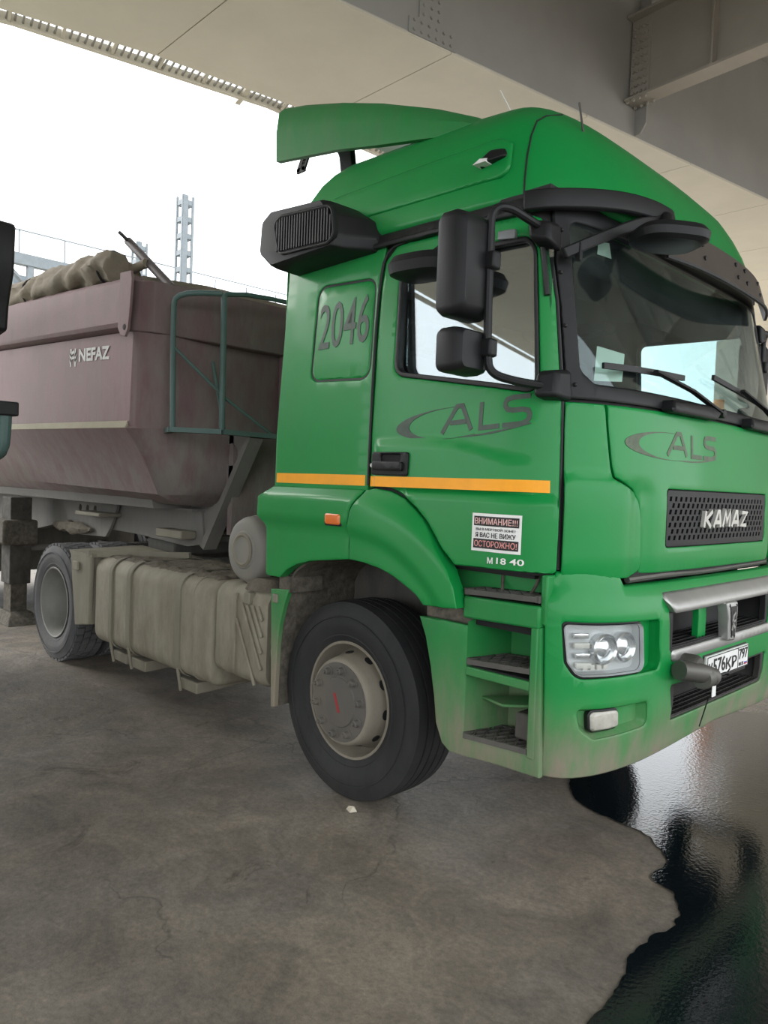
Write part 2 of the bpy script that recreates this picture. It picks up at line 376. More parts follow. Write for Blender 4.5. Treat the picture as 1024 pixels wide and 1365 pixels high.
# ------------------------------------------------------------------ body surface of the cab
def interp(tab, z):
    if z <= tab[0][0]: return tab[0][1]
    for (a, b), (c, d) in zip(tab, tab[1:]):
        if z <= c: return b+(d-b)*(z-a)/(c-a)
    return tab[-1][1]
class Surf:
    """plan outline at every height: straight sides joined by a rounded nose; chart (s, z), s = x along the side"""
    def __init__(s, x0, n, xf, w):
        s.x0, s.n, s.xf, s.w = x0, n, xf, w; s.L = [0.0]; px, py = s.pt(0, 1.42, 1.25)
        for i in range(1, 401):
            x, y = s.pt(i/400, 1.42, 1.25); s.L.append(s.L[-1]+math.hypot(x-px, y-py)); px, py = x, y
        s.sc = x0+s.L[-1]
    def pt(s, t, xf, w):
        th = t*PI/2; c = max(0.0, math.cos(th)); q = math.sin(th); k = (c**s.n+q**s.n)**(-1/s.n)
        return s.x0+(xf-s.x0)*q*k, -w*c*k
    def __call__(s, a, z, off=0.0):
        xf = interp(s.xf, z); w = interp(s.w, z); sg = 1
        if a > s.sc: a = 2*s.sc-a; sg = -1
        if a <= s.x0: return (a, sg*(-w-off), z)
        i = min(max(bisect.bisect_right(s.L, a-s.x0)-1, 0), 399)
        t = (i+(a-s.x0-s.L[i])/(s.L[i+1]-s.L[i]))/400
        x, y = s.pt(t, xf, w)
        if off:
            x1, y1 = s.pt(max(t-.004, 0), xf, w); x2, y2 = s.pt(min(t+.004, 1), xf, w)
            dx, dy = x2-x1, y2-y1; l = math.hypot(dx, dy) or 1; x += dy/l*off; y -= dx/l*off
        return (x, sg*y, z)
    def mirror(s): return lambda a, z, off=0.0: (lambda p: (p[0], -p[1], p[2]))(s(a, z, off))
CAB = Surf(.9, 3.5, [(1.2, 1.42), (1.6, 1.42), (1.97, 1.40), (2.85, 1.19)], [(1.2, 1.25), (1.9, 1.25), (2.8, 1.20)])
BUM = Surf(.9, 4.5, [(.48, 1.415), (.7, 1.455), (1.1, 1.455), (1.2, 1.44), (1.35, 1.43)], [(.5, 1.235), (.7, 1.25), (1.3, 1.25)])
CC, BC = CAB.sc, BUM.sc
def mir(poly, c): return [(2*c-x, z) for x, z in reversed(poly)]
def sym(half, c): return half+mir(half, c)

#SETTING
# ------------------------------------------------------------------ setting: ground, bridge, pier
def ground_material():
    M = bpy.data.materials.new('worn_concrete_floor'); M.use_nodes = True; nt = M.node_tree; N = nt.nodes; L = nt.links; b = N['Principled BSDF']
    g = N.new('ShaderNodeNewGeometry')
    def noise(sc, det, ro=.6, dist=0):
        n = N.new('ShaderNodeTexNoise'); n.inputs['Scale'].default_value = sc; n.inputs['Detail'].default_value = det; n.inputs['Roughness'].default_value = ro; n.inputs['Distortion'].default_value = dist
        L.new(g.outputs['Position'], n.inputs['Vector']); return n.outputs[0]
    def ramp(src, a, b_, c0, c1):
        r = N.new('ShaderNodeValToRGB'); r.color_ramp.elements[0].position = a; r.color_ramp.elements[1].position = b_
        r.color_ramp.elements[0].color = (*c0, 1); r.color_ramp.elements[1].color = (*c1, 1); L.new(src, r.inputs[0]); return r.outputs[0]
    def mul(a, b_, blend='MULTIPLY', f=1):
        m_ = N.new('ShaderNodeMix'); m_.data_type = 'RGBA'; m_.blend_type = blend; m_.inputs[0].default_value = f; L.new(a, m_.inputs[6]); L.new(b_, m_.inputs[7]); return m_.outputs[2]
    base = ramp(noise(.55, 8, .62, .6), .32, .7, (.118, .103, .086), (.28, .25, .212))
    c = mul(base, ramp(noise(3.2, 10, .7, 1.2), .3, .72, (.60, .60, .60), (1.25, 1.23, 1.20)))
    c = mul(c, ramp(noise(38, 6, .8), .3, .7, (.62, .62, .62), (1.32, 1.31, 1.30)))
    # a few fine cracks
    mp = N.new('ShaderNodeMapping'); mp.inputs['Scale'].default_value = (.5, .5, .5); L.new(g.outputs['Position'], mp.inputs[0])
    nv = N.new('ShaderNodeTexNoise'); nv.inputs['Scale'].default_value = 3; nv.inputs['Detail'].default_value = 8; L.new(mp.outputs[0], nv.inputs['Vector'])
    ad = N.new('ShaderNodeVectorMath'); ad.operation = 'MULTIPLY_ADD'; ad.inputs[1].default_value = (.5, .5, .5); L.new(nv.outputs['Color'], ad.inputs[0]); L.new(mp.outputs[0], ad.inputs[2])
    vo = N.new('ShaderNodeTexVoronoi'); vo.feature = 'DISTANCE_TO_EDGE'; vo.inputs['Scale'].default_value = 1.3; L.new(ad.outputs[0], vo.inputs['Vector'])
    ck = ramp(vo.outputs['Distance'], 0, .006, (.55, .55, .55), (1, 1, 1)); ckm = mul(ck, ramp(noise(.8, 3), .45, .6, (1, 1, 1), (0, 0, 0)), 'LIGHTEN')
    c = mul(c, ckm)
    c = mul(c, ramp(noise(1.6, 6, .7, 2.0), .62, .70, (1, 1, 1), (.52, .48, .44)))
    c = mul(c, ramp(noise(.9, 7, .65, 1.0), .42, .6, (1.0, .96, .90), (1, 1, 1)))
    c = mul(c, ramp(noise(75, 3, .5), .70, .76, (1, 1, 1), (1.7, 1.65, 1.5)))
    L.new(c, b.inputs['Base Color']); b.inputs['Roughness'].default_value = .72
    rr = N.new('ShaderNodeMapRange'); rr.inputs[3].default_value = .45; rr.inputs[4].default_value = .85; L.new(noise(1.1, 6, .6), rr.inputs[0]); L.new(rr.outputs[0], b.inputs['Roughness'])
    bp = N.new('ShaderNodeBump'); bp.inputs['Distance'].default_value = .006; bp.inputs['Strength'].default_value = .8; L.new(noise(55, 8, .75), bp.inputs['Height'])
    b2 = N.new('ShaderNodeBump'); b2.inputs['Distance'].default_value = .05; b2.inputs['Strength'].default_value = .5; L.new(noise(2.2, 7, .6), b2.inputs['Height']); L.new(bp.outputs[0], b2.inputs['Normal']); L.new(b2.outputs[0], b.inputs['Normal'])
    return M
fl = mk('floor', [(-90, -60, 0), (60, -60, 0), (60, 90, 0), (-90, 90, 0)], [(0, 1, 2, 3)], ground_material(), smooth=False, fix=False)
setp(fl, 'worn grey concrete yard floor under the bridge', kind='structure')
apron = MB().add([(-60, 11, .012), (40, 8.5, .012), (40, 80, .012), (-60, 80, .012)], [(0, 1, 2, 3)]).build('pavement', mat('sunlit_pale_ground', (.55, .50, .42), .9, var=.15, vscale=.6, bump=.01, bscale=5), fix=False)  # pale concrete with the sunlit look put into its colour
apron2 = MB().add([(-80, -55, .010), (-13, -55, .010), (-13, 8, .010), (-80, 8, .010)], [(0, 1, 2, 3)]).build('pavement', apron.data.materials[0], fix=False)  # added so that pale ground bounces light up onto the girder soffit
setp(apron2, 'added pale ground far behind the trailer', kind='structure')
setp(apron, 'sunlit-pale ground beyond the truck, past the bridge', kind='structure')

# box girder lines (measured): near edge through (-2.49,.66) and (-1.18,7.88), far edge through (-4.84,-1.26) and (-4.25,1.33)
HB = 6.0
def near_x(y): return -2.488+(y-.659)*(1.308/7.224)
def far_x(y):
    pts = [(-48, -19.8), (-21, -11.75), (-10.7, -8.65), (-4.5, -6.15), (-1.3, -4.845), (1.33, -4.254), (6, -4.05), (13, -4.35), (26, -5.2)]
    for (a, p), (b, q) in zip(pts, pts[1:]):
        if y <= b: return p+(q-p)*(y-a)/(b-a)
    return pts[-1][1]
Y0_, Y1_ = -46., 26.
bridge = empty('bridge_girder', (near_x(4)-1, 4, 0), 'cream and shade-grey steel box girder of the bridge overhead', kind='structure')
mb = MB(); ny = 36
for i in range(ny):
    ya = Y0_+(Y1_-Y0_)*i/ny; yb = Y0_+(Y1_-Y0_)*(i+1)/ny-.012
    if yb < Y0_: continue
    mb.hexa([(far_x(ya), ya, HB), (near_x(ya), ya, HB), (near_x(yb), yb, HB), (far_x(yb), yb, HB), (far_x(ya), ya, HB+.03), (near_x(ya), ya, HB+.03), (near_x(yb), yb, HB+.03), (far_x(yb), yb, HB+.03)])
mb.build('bottom_plate', BSOF, bridge, smooth=False)
mb = MB(); mb.hexa([(near_x(Y0_)-.03, Y0_, HB+.02), (near_x(Y0_)+.0, Y0_, HB+.02), (near_x(Y1_)+.0, Y1_, HB+.02), (near_x(Y1_)-.03, Y1_, HB+.02), (near_x(Y0_)-.03, Y0_, 7.9), (near_x(Y0_), Y0_, 7.9), (near_x(Y1_), Y1_, 7.9), (near_x(Y1_)-.03, Y1_, 7.9)])
mb.build('web_plate', BWEB, bridge, smooth=False)
mb = MB()
for i in range(36):
    a, b = Y0_+2*i, Y0_+2*i+2
    mb.hexa([(far_x(a), a, HB+.02), (far_x(a)+.03, a, HB+.02), (far_x(b)+.03, b, HB+.02), (far_x(b), b, HB+.02), (far_x(a)-.9, a, 7.9), (far_x(a)-.87, a, 7.9), (far_x(b)-.87, b, 7.9), (far_x(b)-.9, b, 7.9)])
mb.build('far_web_plate', BWEB, bridge, smooth=False)
gdir = Vector((1.308, 7.224, 0)).normalized(); gn = Vector((gdir.y, -gdir.x, 0))
def on_web(y, z, off): return Vector((near_x(y), y, z))+gn*off
def plate_on_web(name, poly, off=.014):
    n = len(poly); V = [on_web(y, z, off) for y, z in poly]+[on_web(y, z, -.002) for y, z in poly]
    return mk(name, V, [tuple(range(n)), tuple(range(2*n-1, n-1, -1))]+[(i, (i+1) % n, n+(i+1) % n, n+i) for i in range(n)], BWEB, bridge, smooth=False)
plate_on_web('splice_plate', [(1.46, 6.02), (1.46, 6.17), (1.58, 6.2), (1.58, 7.8), (1.86, 7.8), (1.86, 6.25), (2.04, 6.14), (2.04, 6.02)])
def bolts(pts, nvec, r=.018, h=.018, name='bolt_heads', parent=bridge, M=BWEB):
    b = MB(); nvec = Vector(nvec).normalized(); a = nvec.orthogonal().normalized(); c = nvec.cross(a)
    for p in pts:
        p = Vector(p); n = 6
        V = [p+(a*math.cos(j*PI/3)+c*math.sin(j*PI/3))*r for j in range(n)]+[p+nvec*h+(a*math.cos(j*PI/3)+c*math.sin(j*PI/3))*r*.8 for j in range(n)]
        b.add(V, [tuple(range(n, 2*n))]+[(j, (j+1) % n, n+(j+1) % n, n+j) for j in range(n)])
    o = b.build(name, M, parent, smooth=False); o['kind'] = 'stuff'; return o
bolts([on_web(1.52+.09*i, 6.06+.09*j, .014) for i in range(6) for j in range(2)]+[on_web(1.63+.09*i, 6.24+.09*j, .014) for i in range(3) for j in range(16)], gn)
for y in (4.86, 12.0, -2.6, -10):
    o = on_web(y, 6, 0); q = gn
    P = [o+q*.0+gdir*a for a in (-.012, .012)]
    b = MB(); poly = [(0, 6.03), (.08, 6.03), (.16, 6.14), (.16, 6.5), (.16, 7.85), (0, 7.85)]
    V = [on_web(y, z, d)+gdir*s_ for s_ in (-.012, .012) for d, z in poly]; n = len(poly)
    b.add(V, [tuple(range(n)), tuple(range(2*n-1, n-1, -1))]+[(i, (i+1) % n, n+(i+1) % n, n+i) for i in range(n)]); b.build('web_stiffener', BWEB, bridge, smooth=False)
# cross beams (I sections running to the second girder)
def cross_beam(y, lab):
    e = empty('cross_beam', (near_x(y)+3, y, 0), lab, kind='structure')
    d = Vector((1, -.075, 0)).normalized(); n = Vector((-.075, -1, 0)).normalized(); p0 = Vector((near_x(y)+.01, y, 0)); Lb = 8.2
    def seg(a, b_, wn0, wn1, z0, z1):
        P = []
        for z in (z0, z1):
            P += [p0+d*a+n*wn0+Vector((0, 0, z)), p0+d*b_+n*wn0+Vector((0, 0, z)), p0+d*b_+n*wn1+Vector((0, 0, z)), p0+d*a+n*wn1+Vector((0, 0, z))]
        return P
    MB().hexa(seg(0, Lb, -.01, .01, 6.4, 7.35)).build('beam_web', BBEAM, e, smooth=False)
    MB().hexa(seg(0, Lb, -.12, .12, 6.36, 6.39)).build('bottom_flange', BBEAM, e, smooth=False)
    MB().hexa(seg(0, Lb, -.12, .12, 7.34, 7.37)).build('top_flange', BBEAM, e, smooth=False)
    for a in (1.05, 2.6, 4.2, 5.8): MB().hexa(seg(a, a+.02, .0, .11, 6.39, 7.34)).build('beam_stiffener', BBEAM, e, smooth=False)
    MB().hexa(seg(0.02, .26, .01, .026, 6.42, 7.32)).build('joint_plate', BBEAM, e, smooth=False)
    bolts([p0+d*(.05+.055*i)+n*.026+Vector((0, 0, 6.46+.085*j)) for i in range(4) for j in range(10)]+[p0+d*(.03+.08*i)+n*(-.09+.18*j)+Vector((0, 0, 6.345)) for i in range(4) for j in range(2)], n, .021, .024, parent=e, M=BBEAM)
cross_beam(4.72, 'grey steel cross beam with bolted end above the cab, upper right'); cross_beam(11.7, 'farther grey steel cross beam under the bridge deck'); cross_beam(-3.2, 'grey steel cross beam above and behind the viewer')
# deck and far girder
dk = MB()
for i in range(36):
    ya = -46+2*i; yb = ya+1.985; dk.hexa([(far_x(ya)-1.4, ya, 7.9), (near_x(ya)+10.5, ya, 7.9), (near_x(yb)+10.5, yb, 7.9), (far_x(yb)-1.4, yb, 7.9), (far_x(ya)-1.4, ya, 8.1), (near_x(ya)+10.5, ya, 8.1), (near_x(yb)+10.5, yb, 8.1), (far_x(yb)-1.4, yb, 8.1)])
setp(dk.build('ceiling', BWEB, smooth=False), 'steel deck plates of the bridge roadway high overhead', kind='structure')
rb = MB()
for k in range(9):
    xo = .9+k*.85
    rb.hexa([(near_x(-26)+xo-.06, -26, 7.65), (near_x(-26)+xo+.06, -26, 7.65), (near_x(26)+xo+.06, 26, 7.65), (near_x(26)+xo-.06, 26, 7.65), (near_x(-26)+xo-.14, -26, 7.9), (near_x(-26)+xo+.14, -26, 7.9), (near_x(26)+xo+.14, 26, 7.9), (near_x(26)+xo-.14, 26, 7.9)])
setp(rb.build('deck_ribs', BWEB, smooth=False), 'row of closed trough ribs under the bridge deck', kind='structure')
g2 = MB(); g2.hexa([(near_x(-26)+8.2, -26, HB), (near_x(-26)+10.4, -26, HB), (near_x(26)+10.4, 26, HB), (near_x(26)+8.2, 26, HB), (near_x(-26)+8.2, -26, 7.9), (near_x(-26)+10.4, -26, 7.9), (near_x(26)+10.4, 26, 7.9), (near_x(26)+8.2, 26, 7.9)])
setp(g2.build('parallel_girder', BSOF, smooth=False), 'second box girder of the bridge, parallel to the first', kind='structure')
# inspection walkway along the far edge
wk = empty('walkway', (far_x(-1)-.2, -1, 0), 'narrow grated service walkway with brackets along the bridge edge', kind='structure')
wd = Vector((.584, 2.596, 0)).normalized(); wnn = Vector((-wd.y, wd.x, 0))
def fx(y, o, z): return Vector((far_x(y), y, z))+wnn*o
for nm, of_, z_, w_, h_ in (('outer_rail', .30, 6.05, .05, .10), ('inner_rail', .06, 6.06, .03, .03)):
    mb = MB(); ys = [-40, -21, -10.7, -4.5, -1.3, 1.33, 6, 13]
    for a, b in zip(ys, ys[1:]): mb.bar(fx(a, of_, z_), fx(b, of_, z_), w_, h_)
    mb.build(nm, BSOF, wk, smooth=False)
mb = MB(); yy = -4.
while yy < 9: mb.bar(fx(yy, .06, 6.04), fx(yy, .28, 6.04), .02, .02); yy += .07
o = mb.build('grating_bars', BWEB, wk, smooth=False); o['kind'] = 'stuff'
for i in range(26):
    y = -3.2+i*.47; long_ = (i % 6 == 3)
    MB().bar(fx(y, -.02, 6.065), fx(y, .47 if long_ else .3, 6.04), .06 if long_ else .03, .06).build('walkway_bracket', BSOF, wk, smooth=False)
# pier beyond the truck
pier = empty('wall_right', (1, 17.5, 0), 'pale concrete bridge pier wall beyond the truck, far right', kind='structure')
MB().box(-5.6, 9, 17, 19, 0, 3.3).build('lower_block', CONC, pier, smooth=False, bev=.04)
MB().box(-5.5, 8.9, 17.06, 18.9, 3.34, 5.95).build('upper_block', CONC, pier, smooth=False, bev=.04)
MB().box(-5.65, 9.05, 16.93, 19, 3.3, 3.42).build('wall_ledge', CONC, pier, smooth=False)

# ------------------------------------------------------------------ puddle
def wet_mat(name, col, rough, bumpd, bsc, ior=1.5, rough2=None):
    M = bpy.data.materials.new(name); M.use_nodes = True; nt = M.node_tree; N = nt.nodes; L = nt.links; b = N['Principled BSDF']
    b.inputs['Base Color'].default_value = (*col, 1); b.inputs['Roughness'].default_value = rough; b.inputs['IOR'].default_value = ior
    if rough2:
        g2 = N.new('ShaderNodeNewGeometry'); n2 = N.new('ShaderNodeTexNoise'); n2.inputs['Scale'].default_value = 1.7; n2.inputs['Detail'].default_value = 9; n2.inputs['Roughness'].default_value = .7; L.new(g2.outputs['Position'], n2.inputs['Vector'])
        r2 = N.new('ShaderNodeMapRange'); r2.inputs[1].default_value = .47; r2.inputs[2].default_value = .56; r2.inputs[3].default_value = rough; r2.inputs[4].default_value = rough2; L.new(n2.outputs[0], r2.inputs[0]); L.new(r2.outputs[0], b.inputs['Roughness'])
        c2 = N.new('ShaderNodeMix'); c2.data_type = 'RGBA'; c2.inputs[6].default_value = (*col, 1); c2.inputs[7].default_value = (.15, .135, .115, 1)
        r3 = N.new('ShaderNodeMapRange'); r3.inputs[1].default_value = .47; r3.inputs[2].default_value = .56; L.new(n2.outputs[0], r3.inputs[0]); L.new(r3.outputs[0], c2.inputs[0]); L.new(c2.outputs[2], b.inputs['Base Color'])
    g = N.new('ShaderNodeNewGeometry'); n = N.new('ShaderNodeTexNoise'); n.inputs['Scale'].default_value = bsc; n.inputs['Detail'].default_value = 4; L.new(g.outputs['Position'], n.inputs['Vector'])
    bp = N.new('ShaderNodeBump'); bp.inputs['Distance'].default_value = bumpd; L.new(n.outputs[0], bp.inputs['Height']); L.new(bp.outputs[0], b.inputs['Normal'])
    return M
def jag(poly, amp, n):
    P_ = [Vector((x, y, 0)) for x, y in poly]; out = []; N_ = len(P_)
    for i in range(N_):
        a, b, c, d = P_[i-1], P_[i], P_[(i+1) % N_], P_[(i+2) % N_]
        for j in range(n):
            t = j/n; p = .5*((2*b)+(-a+c)*t+(2*a-5*b+4*c-d)*t*t+(-a+3*b-3*c+d)*t**3)
            dx = mathutils_noise(p*4.5+Vector((0, 0, 2)))*amp*2.2+mathutils_noise(p*19)*amp*.9; dy = mathutils_noise(p*4.5+Vector((7, 0, 5)))*amp*2.2+mathutils_noise(p*19+Vector((3, 3, 3)))*amp*.9
            out.append((p.x+dx, p.y+dy))
    return out
wet = jag([(.2, .2), (.9, .9), (1.35, .6), (1.75, .1), (2.1, -.25), (3.3, -.4), (4.5, .5), (4.3, 3.2), (2.5, 5.2), (.3, 5), (-.4, 2.5)], .06, 10)
V2, F, _ = tri2d([wet], [], [])
o = mk('damp_patch', [(x, y, .003) for x, y in V2], F, wet_mat('damp_concrete', (.055, .045, .036), .08, .0016, 45, 1.5, .55), smooth=False, fix=False); setp(o, 'damp shiny stretch of floor beyond the dark puddle', 'damp patch')
water = jag([(.35, .5), (.654, -.023), (.806, -.236), (1.22, -.343), (1.406, -.463), (1.464, -.695), (1.60, -.76), (1.68, -1.0), (1.66, -1.15), (1.73, -1.519), (1.74, -1.9), (2.1, -2.3), (3.0, -2.2), (2.7, -1.3), (2.15, -.55), (1.75, .05), (1.60, .5), (1.75, 1.2), (1.5, 2.0), (.9, 2.3), (.4, 1.6)], .018, 14)
V2, F, _ = tri2d([water], [], [])
o = mk('puddle', [(x, y, .006) for x, y in V2], F, wet_mat('dark_puddle_water', (.005, .008, .010), .025, .0009, 60, 1.48), smooth=False, fix=False)
setp(o, 'dark oily puddle of water spreading in front of the green truck', 'puddle')

#TRUCK
truck = empty('tractor_truck', (0, 0, 0), 'green high-roof cab tractor truck with number 2046, parked in front of the maroon trailer', 'truck')
def P(name, mb_, M, parent=None, **k): return mb_.build(name, M, parent or truck, **k)
def both(fn):
    for sg in (1, -1): fn(sg)
def my(V): return [(x, -y, z) for x, y, z in V]
def dupmirror(o, parent=None):
    """copy of a part reflected to the far side of the truck"""
    c = bpy.data.objects.new(o.name.split('.')[0], o.data.copy()); COL.objects.link(c)
    c.data.transform(Matrix.Scale(-1, 4, (0, 1, 0))); c.data.flip_normals(); c.parent = parent or truck
    for md in o.modifiers:
        if md.type != 'BEVEL': continue
        n = c.modifiers.new(md.name, md.type); n.width = md.width; n.segments = md.segments; n.limit_method = md.limit_method; n.angle_limit = md.angle_limit
    return c

def smooth(a, b, x): t = min(max((x-a)/(b-a), 0), 1); return t*t*(3-2*t)

# inner shell: closes the cab behind the outer panels
win = fillet([(.335, 2.672), (1.140, 2.652), (1.133, 2.045), (.347, 2.172)], [.05, .075, .05, .06])
glassL = [(1.325, 2.09), (1.325, 2.76)]
ws_hole = fillet([(1.335, 2.12), (1.345, 2.75), (2*CC-1.345, 2.75), (2*CC-1.335, 2.12), (2*CC-1.40, 2.07), (1.40, 2.07)], .05)
winf = mir(win, CC)
sh = panel('inner_shell', [(-.55, 1.29), (-.55, 2.86), (2*CC+.55, 2.86), (2*CC+.55, 1.29)], CAB, INTER, truck, holes=[inset(win, -.012), inset(ws_hole, -.012), inset(winf, -.012)], th=.03, off=-.022, bev=0, res=.09)
mb = MB(); mb.box(-.58, -.54, -1.18, 1.18, 1.29, 2.9); mb.box(-.55, 1.12, -1.17, 1.17, 1.27, 1.31); mb.box(-.55, 1.1, -1.15, 1.15, 2.84, 2.88)
P('cab_floor_and_back', mb, INTER)
P('cab_rear_wall', MB().box(-.60, -.58, -1.19, 1.19, 1.2, 2.88), GREEN2, bev=.01)

# --- rear side panel with the locker lid
hatch = fillet([(-.285, 2.67), (.15, 2.645), (.155, 2.155), (-.30, 2.175)], .06)
sidep = fillet([(-.57, 1.60), (.188, 1.60), (.19, 2.05), (.178, 2.35), (.182, 2.60), (.2, 2.76), (.21, 2.80), (-.56, 2.86)], [.0, 0, 0, 0, 0, .0, 0, .02])
def rear_disp(x, z): return .012*smooth(-.33, -.42, x)*0 - .0
def near_far(name, poly, M, **k):
    hs = k.pop('holes', ())
    a = panel(name, poly, CAB, M, truck, holes=list(hs), **k)
    kk = dict(k); d = kk.pop('disp', None)
    if d: kk['disp'] = lambda x, z: d(2*CC-x, z)
    b = panel(name, mir(poly, CC), CAB, M, truck, holes=[mir(list(h), CC) for h in hs], **kk)
    return a, b
near_far('side_panel', sidep, GREEN, holes=[inset(hatch, -.008)], res=.08)
near_far('locker_lid', hatch, GREEN, off=-.001, res=.07, bev=.012)
panel('locker_seal', inset(hatch, -.012), CAB, SEAL, truck, holes=[inset(hatch, .004)], off=-.007, th=.01, bev=0)
def rounded_shelf(z0, z1, a): return lambda x, z: a*smooth(z1, z0, z)
skirt = fillet([(-.66, 1.545), (-.575, 1.607), (.175, 1.607), (.11, 1.50), (.098, 1.44), (.098, 1.259), (-.07, 1.238), (-.20, 1.222), (-.317, 1.192), (-.40, 1.155), (-.465, 1.105), (-.59, 1.105), (-.60, 1.37), (-.665, 1.44)], [0, 0, 0, .02, 0, 0, 0, 0, 0, 0, .01, .02, .02, .02])
near_far('rear_skirt', skirt, GREEN, off=.004, th=.06, res=.03, disp=lambda x, z: .045*smooth(1.61, 1.545, z)-.022*smooth(1.43, 1.40, z))
arch = fillet([(.187, 1.607), (.25, 1.615), (.35, 1.604), (.447, 1.572), (.53, 1.52), (.60, 1.462), (.688, 1.352), (.76, 1.275), (.80, 1.2), (.822, 1.118), (.70, 1.106), (.612, 1.103), (.57, 1.14), (.516, 1.168), (.42, 1.21), (.316, 1.24), (.21, 1.255), (.108, 1.259), (.108, 1.44), (.122, 1.50)], 0)
def arch_disp(x, z):
    r = math.hypot(x-.12, z-.62)
    return .05*smooth(1.0, .90, r)-.02*smooth(.80, .74, r)
near_far('wheel_arch', arch, GREEN, off=.004, th=.07, res=.03, disp=arch_disp)
# marker lamp
panel('marker_lamp_bezel', fillet([(-.075, 1.487), (.06, 1.487), (.058, 1.418), (-.073, 1.418)], .012), lambda a, b_, o=0: CAB(a, b_, o+.048), SEAL, truck, th=.02, res=.05)
panel('marker_lamp', fillet([(-.066, 1.479), (.052, 1.479), (.05, 1.426), (-.064, 1.426)], .012), lambda a, b_, o=0: CAB(a, b_, o+.056), ORANGE, truck, th=.02, res=.05, bev=.008)

# --- door
doorp = fillet([(.207, 1.615), (.205, 2.0), (.196, 2.35), (.20, 2.60), (.215, 2.72), (.29, 2.782), (.62, 2.775), (1.10, 2.765), (1.195, 2.745), (1.222, 2.60), (1.244, 2.40), (1.243, 2.03), (1.238, 1.305), (.775, 1.300), (.70, 1.363), (.61, 1.475), (.54, 1.535), (.455, 1.588), (.355, 1.620), (.26, 1.632)],
               [0, 0, 0, 0, .03, .03, 0, 0, .03, 0, 0, 0, .02, .02, 0, 0, 0, 0, 0, 0])
def door_disp(x, z):
    d = .022*smooth(1.612, 1.592, z)*smooth(.38, .5, x)
    ztop = 1.838-.09*smooth(.55, 1.2, x)**1.2
    d += .018*smooth(ztop+.008, ztop-.014, z)*smooth(.225, .26, x)*smooth(1.2, .9, x)*smooth(1.612, 1.64, z)
    return d
rub = fillet([(.312, 2.692), (1.160, 2.672), (1.155, 2.018), (.328, 2.152)], [.06, .085, .06, .075], 8)
door, doorf = near_far('door', doorp, GREEN, holes=[rub], res=.05, gridres=.022, disp=door_disp)
wring, wringf = near_far('window_seal', inset(rub, .001), SEAL, holes=[inset(rub, .022)], off=.002, th=.03, res=.06, bev=.004)
def flat_glass(sg): return lambda a, z, o=0: (a, sg*(-1.180-o), z)
panel('window_glass', inset(rub, .018), flat_glass(1), SGLASS, truck, off=-.012, th=.004, bev=0, res=.25); panel('window_glass', inset(rub, .018), flat_glass(-1), SGLASS, truck, off=-.012, th=.004, bev=0, res=.25)
# gaskets along the door edges
P('door_gasket', MB().tube([CAB(.196, 1.63, .002), CAB(.193, 2.0, .002), CAB(.185, 2.35, .004), CAB(.19, 2.62, .004), CAB(.21, 2.74, .004), CAB(.29, 2.79, .004), CAB(.6, 2.785, .004)], .007, 8, smoothen=1), SEAL, door)
P('door_gasket', MB().tube([CAB(1.247, 1.32, -.004), CAB(1.25, 2.03, -.004), CAB(1.25, 2.4, -.004), CAB(1.23, 2.62, -.004)], .008, 8), SEAL, door)
# handle
hs = lambda a, b_, o=0: CAB(a, b_, o+.018)
DS = lambda a, z, o=0: CAB(a, z, o+door_disp(a, z))
hb = panel('handle_bowl', fillet([(.243, 1.79), (.483, 1.788), (.479, 1.676), (.24, 1.681)], .015), hs, BLACK, door, holes=[fillet([(.30, 1.778), (.44, 1.778), (.43, 1.735), (.31, 1.735)], .012)], off=.014, th=.02, res=.05, bev=.006)
panel('handle_recess', [(.29, 1.785), (.45, 1.785), (.45, 1.73), (.29, 1.73)], hs, DARK, door, off=.0015, th=.003, bev=0)
panel('door_handle', fillet([(.262, 1.745), (.46, 1.742), (.458, 1.700), (.262, 1.703)], .012), hs, BLACK, door, off=.034, th=.022, res=.05, bev=.008)
P('door_lock', MB().lathe([(0, 0), (.010, 0), (.010, -.004), (0, -.004)], CAB(.258, 1.725, .04), n=12), CHROME, door)
# yellow tape
decal('reflective_strip', rect2(.212, 1.203, 1.625, 1.674, 40), lambda a, z, o=0: CAB(a, z, o+door_disp(a, 1.66)), YELLOW, door, off=.003, th=.004)
decal('reflective_strip', rect2(-.548, .173, 1.626, 1.679), CAB, YELLOW, truck)
